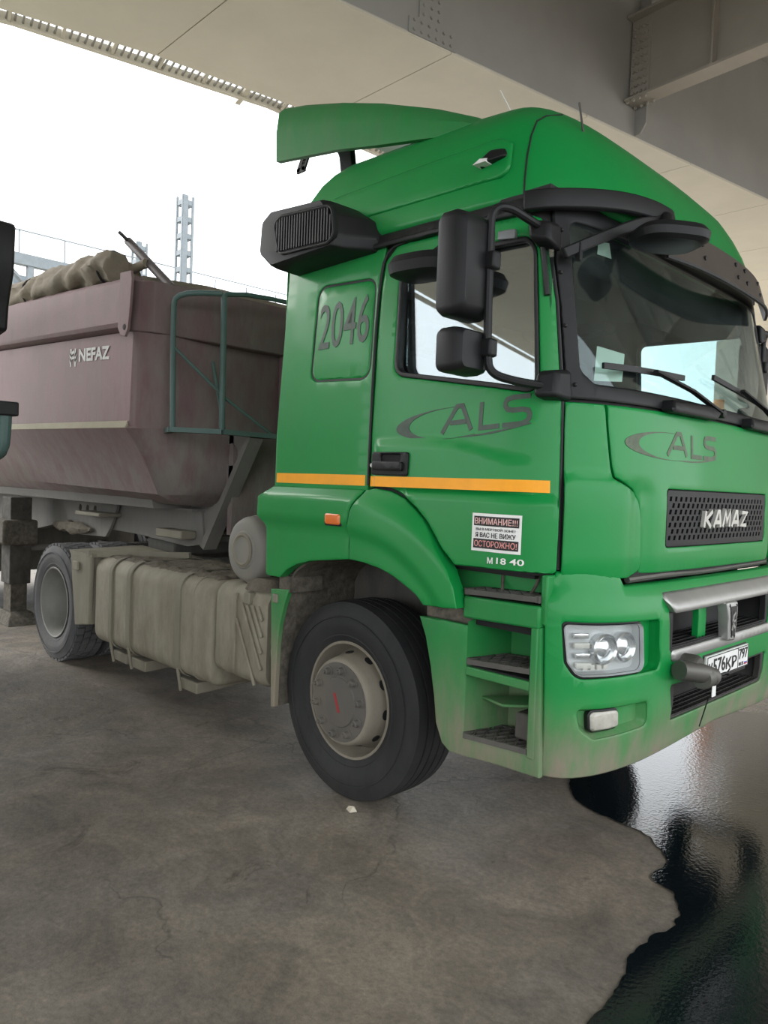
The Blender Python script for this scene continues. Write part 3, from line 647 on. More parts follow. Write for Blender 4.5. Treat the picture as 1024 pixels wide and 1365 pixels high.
# writing on the cab side
decal('number_print', text2d('2046', -.255, 2.33, .385, .24, .004), lambda a, z, o=0: CAB(a, z+(a+.25)*.02, o+.0), GREY, truck)
def als(x0, z0, w, h, lw):
    """letters A L S over a thin crescent, drawn in a w x h frame"""
    X = lambda u: x0+u*w; Z = lambda v: z0+v*h
    parts = [ribbon([(X(.38), Z(.18)), (X(.485), Z(.93)), (X(.525), Z(.93)), (X(.60), Z(.20))], lw), ribbon([(X(.44), Z(.46)), (X(.56), Z(.46))], lw),
             ribbon([(X(.665), Z(.95)), (X(.665), Z(.22)), (X(.80), Z(.22))], lw)]
    S = [(X(.995), Z(.96)), (X(.88), Z(.96)), (X(.845), Z(.92)), (X(.835), Z(.83)), (X(.835), Z(.74)), (X(.85), Z(.65)), (X(.885), Z(.61)), (X(.95), Z(.61)), (X(.98), Z(.57)), (X(.99), Z(.48)), (X(.99), Z(.37)), (X(.975), Z(.27)), (X(.94), Z(.22)), (X(.82), Z(.22))]
    parts.append(ribbon(S, lw))
    a = []; b = []
    for i in range(41):
        t = math.radians(72+(300-72)*i/40)
        a.append((X(.42+.42*math.cos(t)), Z(.47+.46*math.sin(t)))); wd_ = .10*math.sin(PI*i/40)**1.5*(1 if i else 0)
        b.append((X(.42+wd_+(.42-.01)*math.cos(t)), Z(.47+(.46-.012)*math.sin(t))))
    n = len(a); parts.append((a+b, [(i, i+1, n+i+1, n+i) for i in range(n-1)]))
    tl = [(X(.50+.5*i/12), Z(.035+.20*(i/12)**2)) for i in range(13)]; tb = [(X(.50+.5*i/12), Z(.0+.02*(1-i/12)+.20*(i/12)**2-.03*math.sin(PI*i/12))) for i in range(13)]
    parts.append((tl+tb, [(i, i+1, 13+i+1, 13+i) for i in range(12)]))
    return merge2(parts)
def alss(sf, k): return lambda a, z, o=0: sf(a, z+k*(a-.7), o)
decal('logo_lettering', als(.375, 1.845, .745, .15, .021), alss(DS, .06), GREY, door)
# warning sticker
sx0, sx1, sz0, sz1 = .868, 1.104, 1.372, 1.53
so = lambda a, z, o=0: CAB(a, z, o+.0222)
decal('sticker', rect2(sx0, sx1, sz0, sz1, 6), so, WHITE, door, off=.002)
decal('sticker_band', merge2([rect2(sx0+.01, sx1-.01, sz1-.052, sz1-.012, 6), rect2(sx0+.01, sx1-.01, sz0+.012, sz0+.052, 6)]), so, BLKP, door, off=.003)
decal('sticker_heading', text2d('ВНИМАНИЕ!!!', sx0+.016, sz1-.045, .204, .026, .004), so, mat('pink_print', (.75, .45, .42), .5), door, off=.004)
decal('sticker_heading', text2d('ОСТОРОЖНО!', sx0+.016, sz0+.019, .204, .026, .004), so, mat('pale_red_print', (.72, .30, .28), .5), door, off=.004)
decal('sticker_lettering', text2d('ВЫ В МЕРТВОЙ ЗОНЕ!', sx0+.022, sz0+.087, .19, .013, .002), so, BLKP, door, off=.004)
decal('sticker_lettering', text2d('Я ВАС НЕ ВИЖУ', sx0+.02, sz0+.058, .194, .021, .01), so, BLKP, door, off=.004)
decal('model_lettering', merge2([text2d('М', .955, 1.324, .027, .026, .012), text2d('18', 1.0, 1.326, .045, .026, .012), text2d('40', 1.06, 1.328, .06, .026, .012)]), so, WHITE, door, off=.004)

# --- corner panel, bonnet, grille
def corner_disp(x, z): return .02*smooth(1.705, 1.672, z)*smooth(1.62, 1.54, x)-.010*smooth(1.345, 1.305, z)
corner = fillet([(1.258, 1.99), (1.437, 1.99), (1.452, 1.86), (1.468, 1.74), (1.482, 1.69), (1.55, 1.66), (1.60, 1.642), (1.64, 1.60), (1.66, 1.52), (1.672, 1.31), (1.60, 1.285), (1.258, 1.300)], [0, 0, 0, 0, .02, 0, 0, .02, 0, .02, 0, .01])
near_far('corner_panel', corner, GREEN, disp=corner_disp, res=.03)
gr = fillet(sym([(1.853, 1.405), (1.85, 1.662)], CC), .02)
hoodh = [(1.684, 1.30), (1.672, 1.52), (1.654, 1.605), (1.612, 1.652), (1.56, 1.672), (1.495, 1.70), (1.48, 1.745), (1.464, 1.86), (1.449, 1.99)]
hood = [(2*CC-x, z) for x, z in hoodh]
def hood_disp(x, z):
    x = x if x < CC else 2*CC-x
    a = .02*smooth(1.70, 1.67, z)*smooth(1.50, 1.62, x)*(1-smooth(1.66, 1.78, x)) if False else 0
    return -.014*(1-smooth(1.70, 1.78, x))*smooth(1.70, 1.64, z)-.006*smooth(1.35, 1.305, z)
panel('bonnet', hoodh+[(CC, 1.998)]+list(reversed(hood)), CAB, GREEN, truck, holes=[gr], res=.045, gridres=.035, disp=hood_disp)
slots = []
z0g, z1g = 1.425, 1.645
for j in range(7):
    zz = z0g+.012+(z1g-z0g-.02)*j/7
    for i in range(24):
        xx = 1.875+(2*CC-1.875*2)*(i+.5*(j % 2)+.25)/24.6
        slots.append([(xx-.013, zz), (xx+.007, zz), (xx+.013, zz+.021), (xx-.007, zz+.021)])
panel('grille', inset(gr, .006), CAB, BLACK, truck, holes=slots, off=-.004, th=.02, res=.09, bev=0)
panel('grille_backing', inset(gr, -.01), CAB, DARK, truck, off=-.035, th=.004, bev=0)
LW = .019
def letter(ch, x, z, w, h, sl=.015):
    X = lambda u, v: (x+u*w+v*sl, z+v*h); b_ = LW/h*.5
    L_ = {'K': [[(.12, 0), (.12, 1)], [(.88, 1), (.25, .5)], [(.25, .5), (.88, 0)]], 'A': [[(.08, 0), (.42, .97), (.6, .97), (.92, 0)], [(.25, .3), (.75, .3)]],
          'M': [[(.08, 0), (.2, .97), (.5, .35), (.8, .97), (.92, 0)]], 'Z': [[(.12, .92), (.85, .92), (.15, .08), (.9, .08)]]}[ch]
    return merge2([ribbon([X(u, v) for u, v in l], LW) for l in L_])
lets = merge2([letter(c, CC-.275+i*.112, 1.492, .098, .076) for i, c in enumerate('KAMAZ')])
decal('grille_lettering', lets, CAB, mat('pale_cast_letters', (.55, .54, .50), .4, .3), truck, off=.012, th=.016)
decal('bonnet_logo', als(1.545, 1.785, .80, .13, .020), CAB, GREYF, truck)

# --- windscreen frame, glass, cowl
frame = sym([(1.262, 2.004), (1.262, 2.40), (1.25, 2.62), (1.255, 2.85)], CC)
frame = [(1.262, 2.004), (1.262, 2.40), (1.250, 2.62), (1.255, 2.85), (2*CC-1.255, 2.85), (2*CC-1.25, 2.62), (2*CC-1.262, 2.40), (2*CC-1.262, 2.004), (2*CC-1.45, 2.004), (CC, 2.010), (1.45, 2.004)]
wf = panel('windscreen_frame', frame, CAB, BLACK, truck, holes=[ws_hole], off=.002, th=.03, res=.06, bev=.01)
panel('windscreen', inset(ws_hole, -.012), CAB, WGLASS, truck, off=-.010, th=.005, bev=0, res=.06)
for s_, z in ((1.30, 2.06), (1.275, 2.30), (1.27, 2.52), (1.29, 2.70)):
    p = CAB(s_, z, .004); MB().lathe([(0, -.006), (.007, -.005), (.009, 0), (.009, .006)], p, n=10).build('frame_screw', SEAL, wf)
# wiper cowl pods and wipers
def wiper(sb, zb, st0, zt0, st1, zt1):
    a = Vector(CAB(sb, zb, .05)); tip0 = Vector(CAB(st0, zt0, .02)); tip1 = Vector(CAB(st1, zt1, .02)); mid = Vector(CAB((st0+st1)/2, (zt0+zt1)/2, .045))
    w = P('wiper', MB().sweep([a, a.lerp(mid, .5)+Vector((.01, 0, .01)), mid], [(-.014, -.006), (.014, -.006), (.010, .006), (-.010, .006)]), SEAL)
    n = 6; pts = [Vector(CAB(st0+(st1-st0)*i/n, zt0+(zt1-zt0)*i/n, .018)) for i in range(n+1)]
    P('wiper_blade', MB().sweep(pts, [(-.007, -.012), (.007, -.012), (.007, .012), (-.007, .012)]), SEAL, w)
    P('wiper_pivot', MB().lathe([(0, -.02), (.02, -.02), (.022, .01), (0, .02)], a, axis='x', n=12), SEAL, w)
wiper(2.33, 2.03, 1.433, 2.147, 2.031, 2.165); wiper(3.28, 2.03, 2.382, 2.215, 2.983, 2.15)
for s0_, s1_ in ((1.83, 2.20), (2.72, 3.05)):
    panel('wiper_cowl', fillet([(s0_, 2.045), (s1_+.08, 2.06), (s1_+.12, 2.025), (s1_+.06, 1.995), (s0_-.02, 1.992)], .015), CAB, BLACK, truck, off=.055, th=.06, res=.05, bev=.014)
P('dashboard_paper', MB().hexa([(1.22, -.93, 2.10), (1.30, -.86, 2.10), (1.29, -.83, 2.22), (1.21, -.90, 2.25), (1.215, -.94, 2.10), (1.295, -.87, 2.10), (1.285, -.84, 2.22), (1.205, -.91, 2.25)]), PAPER)
panel('windscreen_sticker', [(1.52, 2.64), (1.62, 2.64), (1.62, 2.71), (1.54, 2.70)], CAB, PAPER, truck, off=-.018, th=.001, bev=0)

# --- roof
def ring(z, W, xf, xr, n=3.2, x0=.7, N_=14):
    pts = []
    x0 = min(x0, xf-.25)
    for i in range(N_+1):                       # near side, rear to nose
        if i < 5: pts.append((xr+(x0-xr)*i/5, -W, z))
    for i in range(N_+1):
        th = i/N_*PI/2; c = max(0, math.cos(th)); q = math.sin(th); k = (c**n+q**n)**(-1/n)
        pts.append((x0+(xf-x0)*q*k, -W*c*k, z))
    far = [(x, -y, z) for x, y, z in reversed(pts[:-1])]
    return pts+far
lv = [(2.862, 1.165, 1.225, -.575, -.022), (2.882, 1.185, 1.25, -.58, -.022), (2.90, 1.187, 1.25, -.58, -.02), (2.98, 1.168, 1.225, -.56, 0), (3.08, 1.145, 1.185, -.54, 0), (3.18, 1.115, 1.13, -.50, 0), (3.27, 1.075, 1.075, -.45, 0), (3.34, 1.02, 1.02, -.41, 0), (3.41, .94, .955, -.36, 0), (3.48, .82, .87, -.28, 0), (3.54, .65, .76, -.16, 0), (3.59, .42, .57, -.02, 0), (3.62, .15, .3, .1, 0)]
def rooftilt(p, k): 
    x, y, z = p; return (x, y, z+k*(x+.0)*1.0)
rings = []
for z, W, xf, xr, t in lv:
    rings.append([(x, y, zz-.035*x-.03*smooth(.35, 1.0, x)*smooth(3.2, 3.4, zz)) for x, y, zz in ring(z, W, xf, xr, 3.4)])
rf = MB().loft(rings).build('roof', GREEN, truck, angle=60)
# raised side pressing on the roof and the mid seam
def roof_side(a, z, o=0):
    zz = z+.035*a; W = interp([(q[0], q[1]) for q in lv], zz); return (a, -W-o, z)
pr = fillet([(-.40, 3.02), (-.36, 3.14), (-.28, 3.165), (.30, 3.17), (.80, 3.165), (.88, 3.12), (.90, 2.96), (-.34, 2.99)], [.03, .05, .03, 0, .05, .03, .05, .05])
panel('roof_side_pressing', pr, roof_side, GREEN, rf, off=.010, th=.02, res=.05, bev=.012, angle=70)
def roof_pt(x, lvl):
    r = rings[lvl]; best = None
    for a, b in zip(r[:20], r[1:21]):
        if a[0] <= x <= b[0]: t = (x-a[0])/(b[0]-a[0]+1e-9); return Vector(a).lerp(Vector(b), t)
    return Vector(r[15])
sm = [roof_pt(.985-.13*(i-1)/11 if i > 1 else .985, i)+Vector((0, -.003, .001)) for i in range(1, 9)]
P('roof_seam', MB().tube(sm, .004, 6), SEAL, rf)
# side marker lamp on roof
ml = P('roof_marker_lamp', MB().hexa([(.735, -1.10, 3.025), (.885, -1.10, 3.045), (.875, -1.175, 3.05), (.745, -1.215, 3.03), (.765, -1.08, 3.108), (.875, -1.08, 3.115), (.865, -1.13, 3.10), (.79, -1.165, 3.10)]), BLACK, rf, bev=.012, seg=3)
P('lamp_lens', MB().hexa([(.742, -1.16, 3.030), (.742, -1.218, 3.028), (.80, -1.205, 3.034), (.80, -1.15, 3.034), (.768, -1.14, 3.060), (.762, -1.195, 3.058), (.80, -1.190, 3.052), (.80, -1.14, 3.055)]), WHITE, ml)
# drip strip between roof and door
ss = [(-.05, 2.868, 2.792), (.3, 2.858, 2.785), (.7, 2.843, 2.772), (1.03, 2.83, 2.758)]
strip = fillet([(x, a) for x, a, b in ss]+[(x, b) for x, a, b in reversed(ss)], 0)
def strip_s(a, z, o=0): return (a, -(1.20-.03*smooth(2.80, 2.87, z))-o, z)
panel('roof_strip', strip, strip_s, BLACK, truck, off=.018, th=.05, res=.06, bev=.008)
st2 = [(x, b+.022) for x, a, b in ss]+[(x, b-.002) for x, a, b in reversed(ss)]
panel('roof_strip_step', st2, strip_s, BLACK, truck, off=.030, th=.03, res=.08, bev=.006)
st = panel('roof_strip', [(x, a) for x, a, b in ss]+[(x, b) for x, a, b in reversed(ss)], lambda a, z, o=0: (lambda p: (p[0], -p[1], p[2]))(strip_s(a, z, o)), BLACK, truck, off=.018, th=.05, res=.08)
for x, z in ((.12, 2.82), (.66, 2.808)):
    P('strip_screw', MB().lathe([(0, -.008), (.009, -.008), (.012, 0), (.012, .01)], (x, -1.222, z), n=10), SEAL)
# visor: side band, arms and smoked plate
def vband(pts, w, h): return MB().sweep(pts, [(-w/2, -h/2), (w/2, -h/2), (w/2, h/2), (-w/2, h/2)])
def catm(pts, k=4):
    P_ = [Vector(p) for p in pts]; out = []
    for i in range(len(P_)-1):
        a = P_[max(i-1, 0)]; b = P_[i]; c = P_[i+1]; d = P_[min(i+2, len(P_)-1)]
        for j in range(k):
            t = j/k; out.append(.5*((2*b)+(-a+c)*t+(2*a-5*b+4*c-d)*t*t+(-a+3*b-3*c+d)*t**3))
    return out+[P_[-1]]
vis = None
def visor_side(sg):
    up_ = catm([(1.02, -1.215*sg, 2.806), (1.115, -1.155*sg, 2.812), (1.20, -.99*sg, 2.838), (1.250, -.80*sg, 2.866), (1.275, -.62*sg, 2.882), (1.285, -.50*sg, 2.882), (1.285, -.45*sg, 2.88)])
    o = P('visor_band', MB().sweep(up_, [(-.02, -.042), (.02, -.042), (.022, 0), (.012, .042), (-.02, .042)]), BLACK, bev=.008)
    lo = catm([(1.185, -1.165*sg, 2.578), (1.250, -.985*sg, 2.675), (1.285, -.74*sg, 2.79), (1.292, -.50*sg, 2.86)])
    P('visor_arm', vband(lo, .025, .045), BLACK, o, bev=.006)
    P('visor_joint', MB().box(1.205, 1.225, -1.10*sg-.01, -1.10*sg+.01, 2.56, 2.63), BLACK, o)
    return o
visor_side(1)
pts = []
rr_ = []
for i in range(25):
    y = -.60+(1.58)*i/24; x = 1.352-.17*(abs(y)/.98)**2.6; zl = 2.672+.03*smooth(.2, .95, y)-.0*y
    rr_.append([(x-.012, y, 2.835-.01*max(0, y)), (x, y, 2.838-.01*max(0, y)), (x+.042, y, zl), (x+.032, y, zl-.006)])
P('sun_visor', MB().loft(rr_), VISOR)
P('visor_edge', MB().sweep([(r[2][0], r[2][1], r[2][2]) for r in rr_], [(-.006, -.006), (.006, -.006), (.006, .006), (-.006, .006)]), SEAL)
for r in (rr_[5], rr_[11], rr_[13], rr_[17]):
    x, y, z = r[1]
    for dz in (-.035, -.10): P('visor_bolt', MB().lathe([(0, .010), (.010, .008), (.011, 0), (.011, -.006)], (x-dz*.26, y, z+dz), axis='x', n=10), SEAL)
# ramp mirror under the visor arm, in front of the windscreen
mb = MB(); R_ = []
def oval(cx, cy, cz, a, b_, rot, n=24, p=3):
    out = []
    for i in range(n):
        t = 2*PI*i/n; c, s_ = math.cos(t), math.sin(t); u = a*abs(c)**(2/p)*(1 if c > 0 else -1); v = b_*abs(s_)**(2/p)*(1 if s_ > 0 else -1)
        out.append((cx+u*math.cos(rot)-v*math.sin(rot), cy+u*math.sin(rot)+v*math.cos(rot), cz))
    return out
cx, cy = 1.43, -.77
mb.loft([oval(cx, cy, 2.655, .10, .125, -.6), oval(cx, cy, 2.67, .118, .150, -.6), oval(cx, cy, 2.70, .122, .155, -.6), oval(cx, cy, 2.725, .105, .135, -.6), oval(cx, cy, 2.737, .07, .09, -.6)])
rm = P('ramp_mirror', mb, BLACK)
P('mirror_stalk', MB().tube([(1.37, -.66, 2.73), (1.345, -.62, 2.79), (1.30, -.54, 2.86)], .032, 12), BLACK, rm)

# --- mirror cluster on the near door
def mirrors(sg, det=True):
    Y = lambda y: y*sg
    arm = P('mirror_frame', MB().tube([(1.10, Y(-1.21), 2.69), (1.11, Y(-1.30), 2.69), (1.09, Y(-1.43), 2.715), (1.055, Y(-1.47), 2.69), (1.052, Y(-1.47), 2.60), (1.06, Y(-1.47), 2.13), (1.08, Y(-1.46), 2.07), (1.13, Y(-1.38), 2.05), (1.17, Y(-1.26), 2.045)], .0165, 10, smoothen=2), BLACK)
    P('mirror_mount', MB().hexa([(1.13, Y(-1.17), 1.99), (1.24, Y(-1.13), 1.99), (1.24, Y(-1.25), 2.0), (1.15, Y(-1.29), 2.0), (1.13, Y(-1.17), 2.12), (1.23, Y(-1.13), 2.12), (1.22, Y(-1.23), 2.11), (1.15, Y(-1.27), 2.10)]), BLACK, arm, bev=.02, seg=3)
    P('mirror_mount', MB().hexa([(1.07, Y(-1.16), 2.61), (1.16, Y(-1.13), 2.59), (1.16, Y(-1.23), 2.62), (1.07, Y(-1.25), 2.64), (1.06, Y(-1.16), 2.73), (1.15, Y(-1.13), 2.71), (1.15, Y(-1.22), 2.70), (1.06, Y(-1.25), 2.72)]), BLACK, arm, bev=.018, seg=3)
    def housing(x, y, z, hw, hh, d, name):
        R = []
        for dx, k in ((-.5, .93), (-.35, 1), (.1, 1), (.35, .93), (.5, .80)):
            R.append([(x+dx*d, Y(y+u), z+v) for u, v in [(c[0]*k, c[1]*k) for c in fillet([(-hw, -hh), (hw, -hh), (hw, hh), (-hw, hh)], hw*.32, 5)]])
        h = P(name, MB().loft(R), BLACK, arm, angle=40)
        P('mirror_glass', MB().loft([[(x-.5*d-.002, Y(y+u), z+v) for u, v in fillet([(-hw*.85, -hh*.9), (hw*.85, -hh*.9), (hw*.85, hh*.9), (-hw*.85, hh*.9)], .03, 3)], [(x-.5*d+.004, Y(y+u), z+v) for u, v in fillet([(-hw*.85, -hh*.9), (hw*.85, -hh*.9), (hw*.85, hh*.9), (-hw*.85, hh*.9)], .03, 3)]]), MIRRORM, h)
    housing(.985, -1.52, 2.478, .105, .197, .13, 'main_mirror'); housing(.985, -1.52, 2.155, .098, .085, .12, 'wide_mirror')
    for z in (2.50, 2.17):
        P('mirror_clamp', MB().box(1.02, 1.09, Y(-1.49) if sg > 0 else Y(-1.44), Y(-1.44) if sg > 0 else Y(-1.49), z-.035, z+.035), BLACK, arm, bev=.01)
mirrors(1); mirrors(-1)
# kerb mirror above the window
km = P('kerb_mirror', MB().loft([oval(.60, -1.36, z, a, b_, .15) for z, a, b_ in ((2.535, .10, .07), (2.55, .14, .10), (2.59, .15, .11), (2.625, .13, .09), (2.64, .08, .05))]), BLACK)
P('kerb_mirror_arm', MB().tube([(.62, -1.33, 2.63), (.64, -1.28, 2.68), (.64, -1.20, 2.70)], .02, 10), BLACK, km)
panel('mirror_bracket_plate', fillet([(.90, 2.71), (1.03, 2.705), (1.035, 2.665), (.90, 2.675)], .006), CAB, mat('grey_bracket', (.22, .23, .24), .4, .3), truck, off=.02, th=.02, bev=.003)
P('grab_strip', MB().tube([CAB(1.13, 2.72, .01), CAB(1.17, 2.70, .012), CAB(1.19, 2.62, .012), CAB(1.20, 2.42, .01)], .012, 8, smoothen=1), SEAL)

# --- air intake on the rear corner
R = []
for y, k in ((-1.02, 1), (-1.22, 1), (-1.34, .985), (-1.385, .95), (-1.40, .90)):
    c = fillet([(-.60, 2.86), (-.585, 3.03), (-.50, 3.075), (-.05, 3.035), (.10, 2.94), (.16, 2.84), (.15, 2.775), (-.48, 2.765)], [.03, .04, .04, .04, .05, .04, .02, .05], 4)
    mx_, mz_ = -.26, 2.91
    sh_ = .10 if y < -1.3 else 0
    R.append([(mx_+(x-mx_)*k + (.0 if x < 0 else -sh_*.9*(x+.0)/.16 if x > 0 else 0), y, mz_+(z-mz_)*k) for x, z in c])
ai = P('air_intake', MB().loft(R), BLACK, angle=38)
gp = fillet([(-.43, 2.985), (-.37, 3.008), (.03, 2.972), (.055, 2.80), (-.38, 2.822)], [.03, .03, .05, .05, .05])
panel('intake_surround', inset(gp, -.012), plane_side(-1.40), BLACK, ai, holes=[inset(gp, .004)], off=.012, th=.03, res=.05, bev=.006)
panel('intake_void', gp, plane_side(-1.395), DARK, ai, off=.0, th=.003, bev=0)
for i in range(21):
    x = -.405+i*.0215; zt = interp([(-.41, 2.99), (-.37, 3.002), (.03, 2.965)], x); zb = interp([(-.40, 2.835), (.05, 2.81)], x)
    if i == 20: zt = 2.93
    MB().bar((x, -1.403, zb), (x, -1.403, zt), .009, .014, (0, 1, 0)).build('intake_slat', BLACK, ai, smooth=False)
dupmirror(ai)

# --- roof deflector
R = []
dfl = [(-1.0, 3.955, 3.60, 1.0), (-.78, 3.905, 3.565, 1.0), (-.44, 3.805, 3.51, 1.0), (-.12, 3.695, 3.44, 1.0), (.2, 3.57, 3.38, .99), (.45, 3.455, 3.335, .97), (.62, 3.352, 3.31, .93)]
dm = MB(); ringsd = []
for x, zt, zb, W in dfl:
    c = .10 if x < .5 else .05
    out = [(x, -W, zb), (x, -W-.005, (zt+zb)/2), (x, -W+.01, zt-c*.55), (x, -W+.05, zt-.015), (x, -W+.14, zt+.012), (x, -.5, zt+.03), (x, 0, zt+.04), (x, .5, zt+.03), (x, W-.14, zt+.012), (x, W-.05, zt-.015), (x, W-.01, zt-c*.55), (x, W+.005, (zt+zb)/2), (x, W, zb)]
    inn = [(a, b*.965, z-.025 if i not in (0, len(out)-1) else z) for i, (a, b, z) in enumerate(out)]
    ringsd.append(out+list(reversed(inn)))
df = P('roof_deflector', dm.loft(ringsd), GREEN2, angle=50)
for sg in (1, -1):
    P('deflector_arm', MB().sweep(catm([(-.50, -.80*sg, 3.33), (-.55, -.80*sg, 3.50), (-.58, -.80*sg, 3.62), (-.68, -.80*sg, 3.74)]), [(-.02, -.055), (.02, -.055), (.02, .055), (-.02, .055)], upv=(1, 0, 0)), BLACK, df, bev=.01)
    P('deflector_strut', MB().bar((-.20, -.78*sg, 3.46), (.45, -.80*sg, 3.42), .04, .05), CHASSIS, df)
b = MB(); b.bar((-.90, -.85, 3.70), (-.97, -.85, 3.575), .012, .03); b.bar((-.85, -.85, 3.70), (-.92, -.85, 3.575), .012, .03); b.bar((-.98, -.85, 3.58), (-.90, -.85, 3.58), .012, .03)
for k in range(5): b.bar((-.93+.012*k, -.85, 3.60+.018*k), (-.915+.012*k, -.85, 3.60+.018*k), .012, .02)
P('adjuster_bracket', b, SEAL, df)
P('roof_aerial', MB().tube([(1.02, -.78, 3.20), (.985, -.78, 3.38)], .005, 6), STEEL, rf)
P('aerial_wire', MB().tube([(.40, -.40, 3.46), (.42, -.5, 3.60), (.36, -.55, 3.74)], .003, 5, smoothen=1), WHITE, rf)

# --- bumper with lamps
hl = fillet([(1.266, 1.115), (1.66, 1.105), (1.682, .905), (1.325, .908), (1.284, .965)], [.02, .035, .035, .06, .04], 7)
hrec = fillet([(1.258, 1.124), (1.795, 1.110), (1.81, .895), (1.32, .896), (1.274, .96)], [.02, .02, .03, .07, .04], 7)
fog = fillet([(1.393, .76), (1.543, .757), (1.548, .688), (1.402, .682)], .018)
frec = fillet([(1.325, .778), (1.725, .772), (1.735, .665), (1.41, .650), (1.345, .695)], [.02, .02, .03, .05, .04])
hi = fillet(sym([(1.89, .962), (1.875, 1.135)], BC), .01); lo_ = fillet(sym([(1.945, .645), (1.91, .808)], BC), .015)
slot = sym([(1.58, 1.262), (1.58, 1.30)], BC)
bump = [(1.217, .492), (1.197, 1.09), (1.197, 1.21), (1.205, 1.245), (1.24, 1.285)]
bumpf = mir([(1.217, .492), (1.197, 1.09), (1.197, 1.21), (1.205, 1.245), (1.24, 1.285)], BC)
bo = [(1.24, 1.315), (1.57, 1.315), (1.59, 1.256)]+[(2*BC-1.59, 1.256), (2*BC-1.57, 1.315)]+[(2*BC-1.24, 1.315), (2*BC-1.205, 1.245), (2*BC-1.197, 1.21), (2*BC-1.197, 1.09), (2*BC-1.217, .492), (2*BC-1.30, .488), (2*BC-1.75, .50), (BC, .535), (1.75, .50), (1.30, .488), (1.217, .492), (1.197, 1.09), (1.197, 1.21), (1.205, 1.245)]
def bump_disp(x, z):
    return -.028*smooth(1.20, 1.235, z)+.004-.012*smooth(1.27, 1.29, z)
bumper = panel('bumper', bo, BUM, GREEN, truck, holes=[hrec, mir(hrec, BC), frec, mir(frec, BC), hi, lo_], res=.05, th=.04, disp=bump_disp, bev=.008)
P('tow_cord', MB().tube([BUM(2.25, .86, .12), BUM(2.25, .70, .03), BUM(2.25, .56, .02)], .003, 5), SEAL)
def well(name, poly, depth, M, sf=BUM, parent=None, grow=-.003, taper=.012):
    """recessed bowl behind an opening: wall plus floor"""
    a = densify(inset(poly, grow), .05); c = densify(inset(poly, taper), .05)
    if len(a) != len(c): c = a
    V2, F, lab = tri2d([c], [], [])
    V = [sf(x, z, -depth) for x, z in V2]; FF = list(F)
    # walls
    base = len(V); V += [sf(x, z, -.002) for x, z in a]; b2 = len(V); V += [sf(x, z, -depth) for x, z in c]; n = len(a)
    FF += [(base+i, base+(i+1) % n, b2+(i+1) % n, b2+i) for i in range(n)]
    o = mk(name, V, FF, M, parent or bumper, angle=35)
    return o
for sg in (0, 1):
    q = (lambda p: mir(p, BC)) if sg else (lambda p: p)
    well('headlamp_recess', q(hrec), .05, GREEN, taper=.004)
    well('fog_recess', q(frec), .045, GREEN, taper=.02)
    # headlamp
    hb_ = well('headlamp', q(hl), .052, LAMPIN, lambda a, z, o=0: BUM(a, z, o+.006), grow=0, taper=.01)
    hb_['label'] = 'clear headlamp with round projector lenses'
    panel('lamp_bezel', inset(q(hl), -.014), BUM, SEAL, hb_, holes=[inset(q(hl), .004)], off=-.008, th=.03, bev=.006, res=.05)
    panel('lamp_cover', inset(q(hl), .002), BUM, LGLASS, hb_, off=.004, th=.003, bev=0, res=.05)
    for s_ in (1.46, 1.575):
        s_ = 2*BC-s_ if sg else s_
        c0 = Vector(BUM(s_, 1.01, -.046)); c1 = Vector(BUM(s_, 1.01, -.0)); d = (c1-c0).normalized(); a = d.orthogonal().normalized(); w_ = d.cross(a); V = []; F = []; n = 24
        prof = [(.062, 0), (.062, .035), (.055, .042), (.048, .035), (.044, .015), (.03, .03), (.0, .038)]
        for r, t in prof: V += [c0+d*t*.9+(a*math.cos(2*PI*j/n)+w_*math.sin(2*PI*j/n))*r for j in range(n)]
        for i in range(len(prof)-1): F += [(i*n+j, i*n+(j+1) % n, (i+1)*n+(j+1) % n, (i+1)*n+j) for j in range(n)]
        mk('projector_lens', V, F, REFLECTOR, hb_)
    for k in range(4):
        z = 1.075-k*.04; s0_ = 1.31+.006*k
        a_ = [(s0_, z), (s0_+.075, z), (s0_+.075, z-.022), (s0_, z-.022)]
        panel('indicator_segment', q(fillet(a_, .005)), BUM, LENS if k % 2 else REFLECTOR, hb_, off=-.025, th=.018, bev=.004, res=.05)
    for k in range(4):
        s0_ = 1.36+k*.035
        panel('indicator_segment', q(fillet([(s0_, .948), (s0_+.024, .948), (s0_+.024, .925), (s0_, .925)], .004)), BUM, LENS, hb_, off=-.025, th=.018, bev=.004, res=.05)
    panel('fog_lamp', q(fog), BUM, FOGL, bumper, off=-.004, th=.04, bev=.010, res=.05)
    panel('fog_lamp_bezel', inset(q(fog), -.008), BUM, SEAL, bumper, off=-.016, th=.03, bev=.004, res=.05)
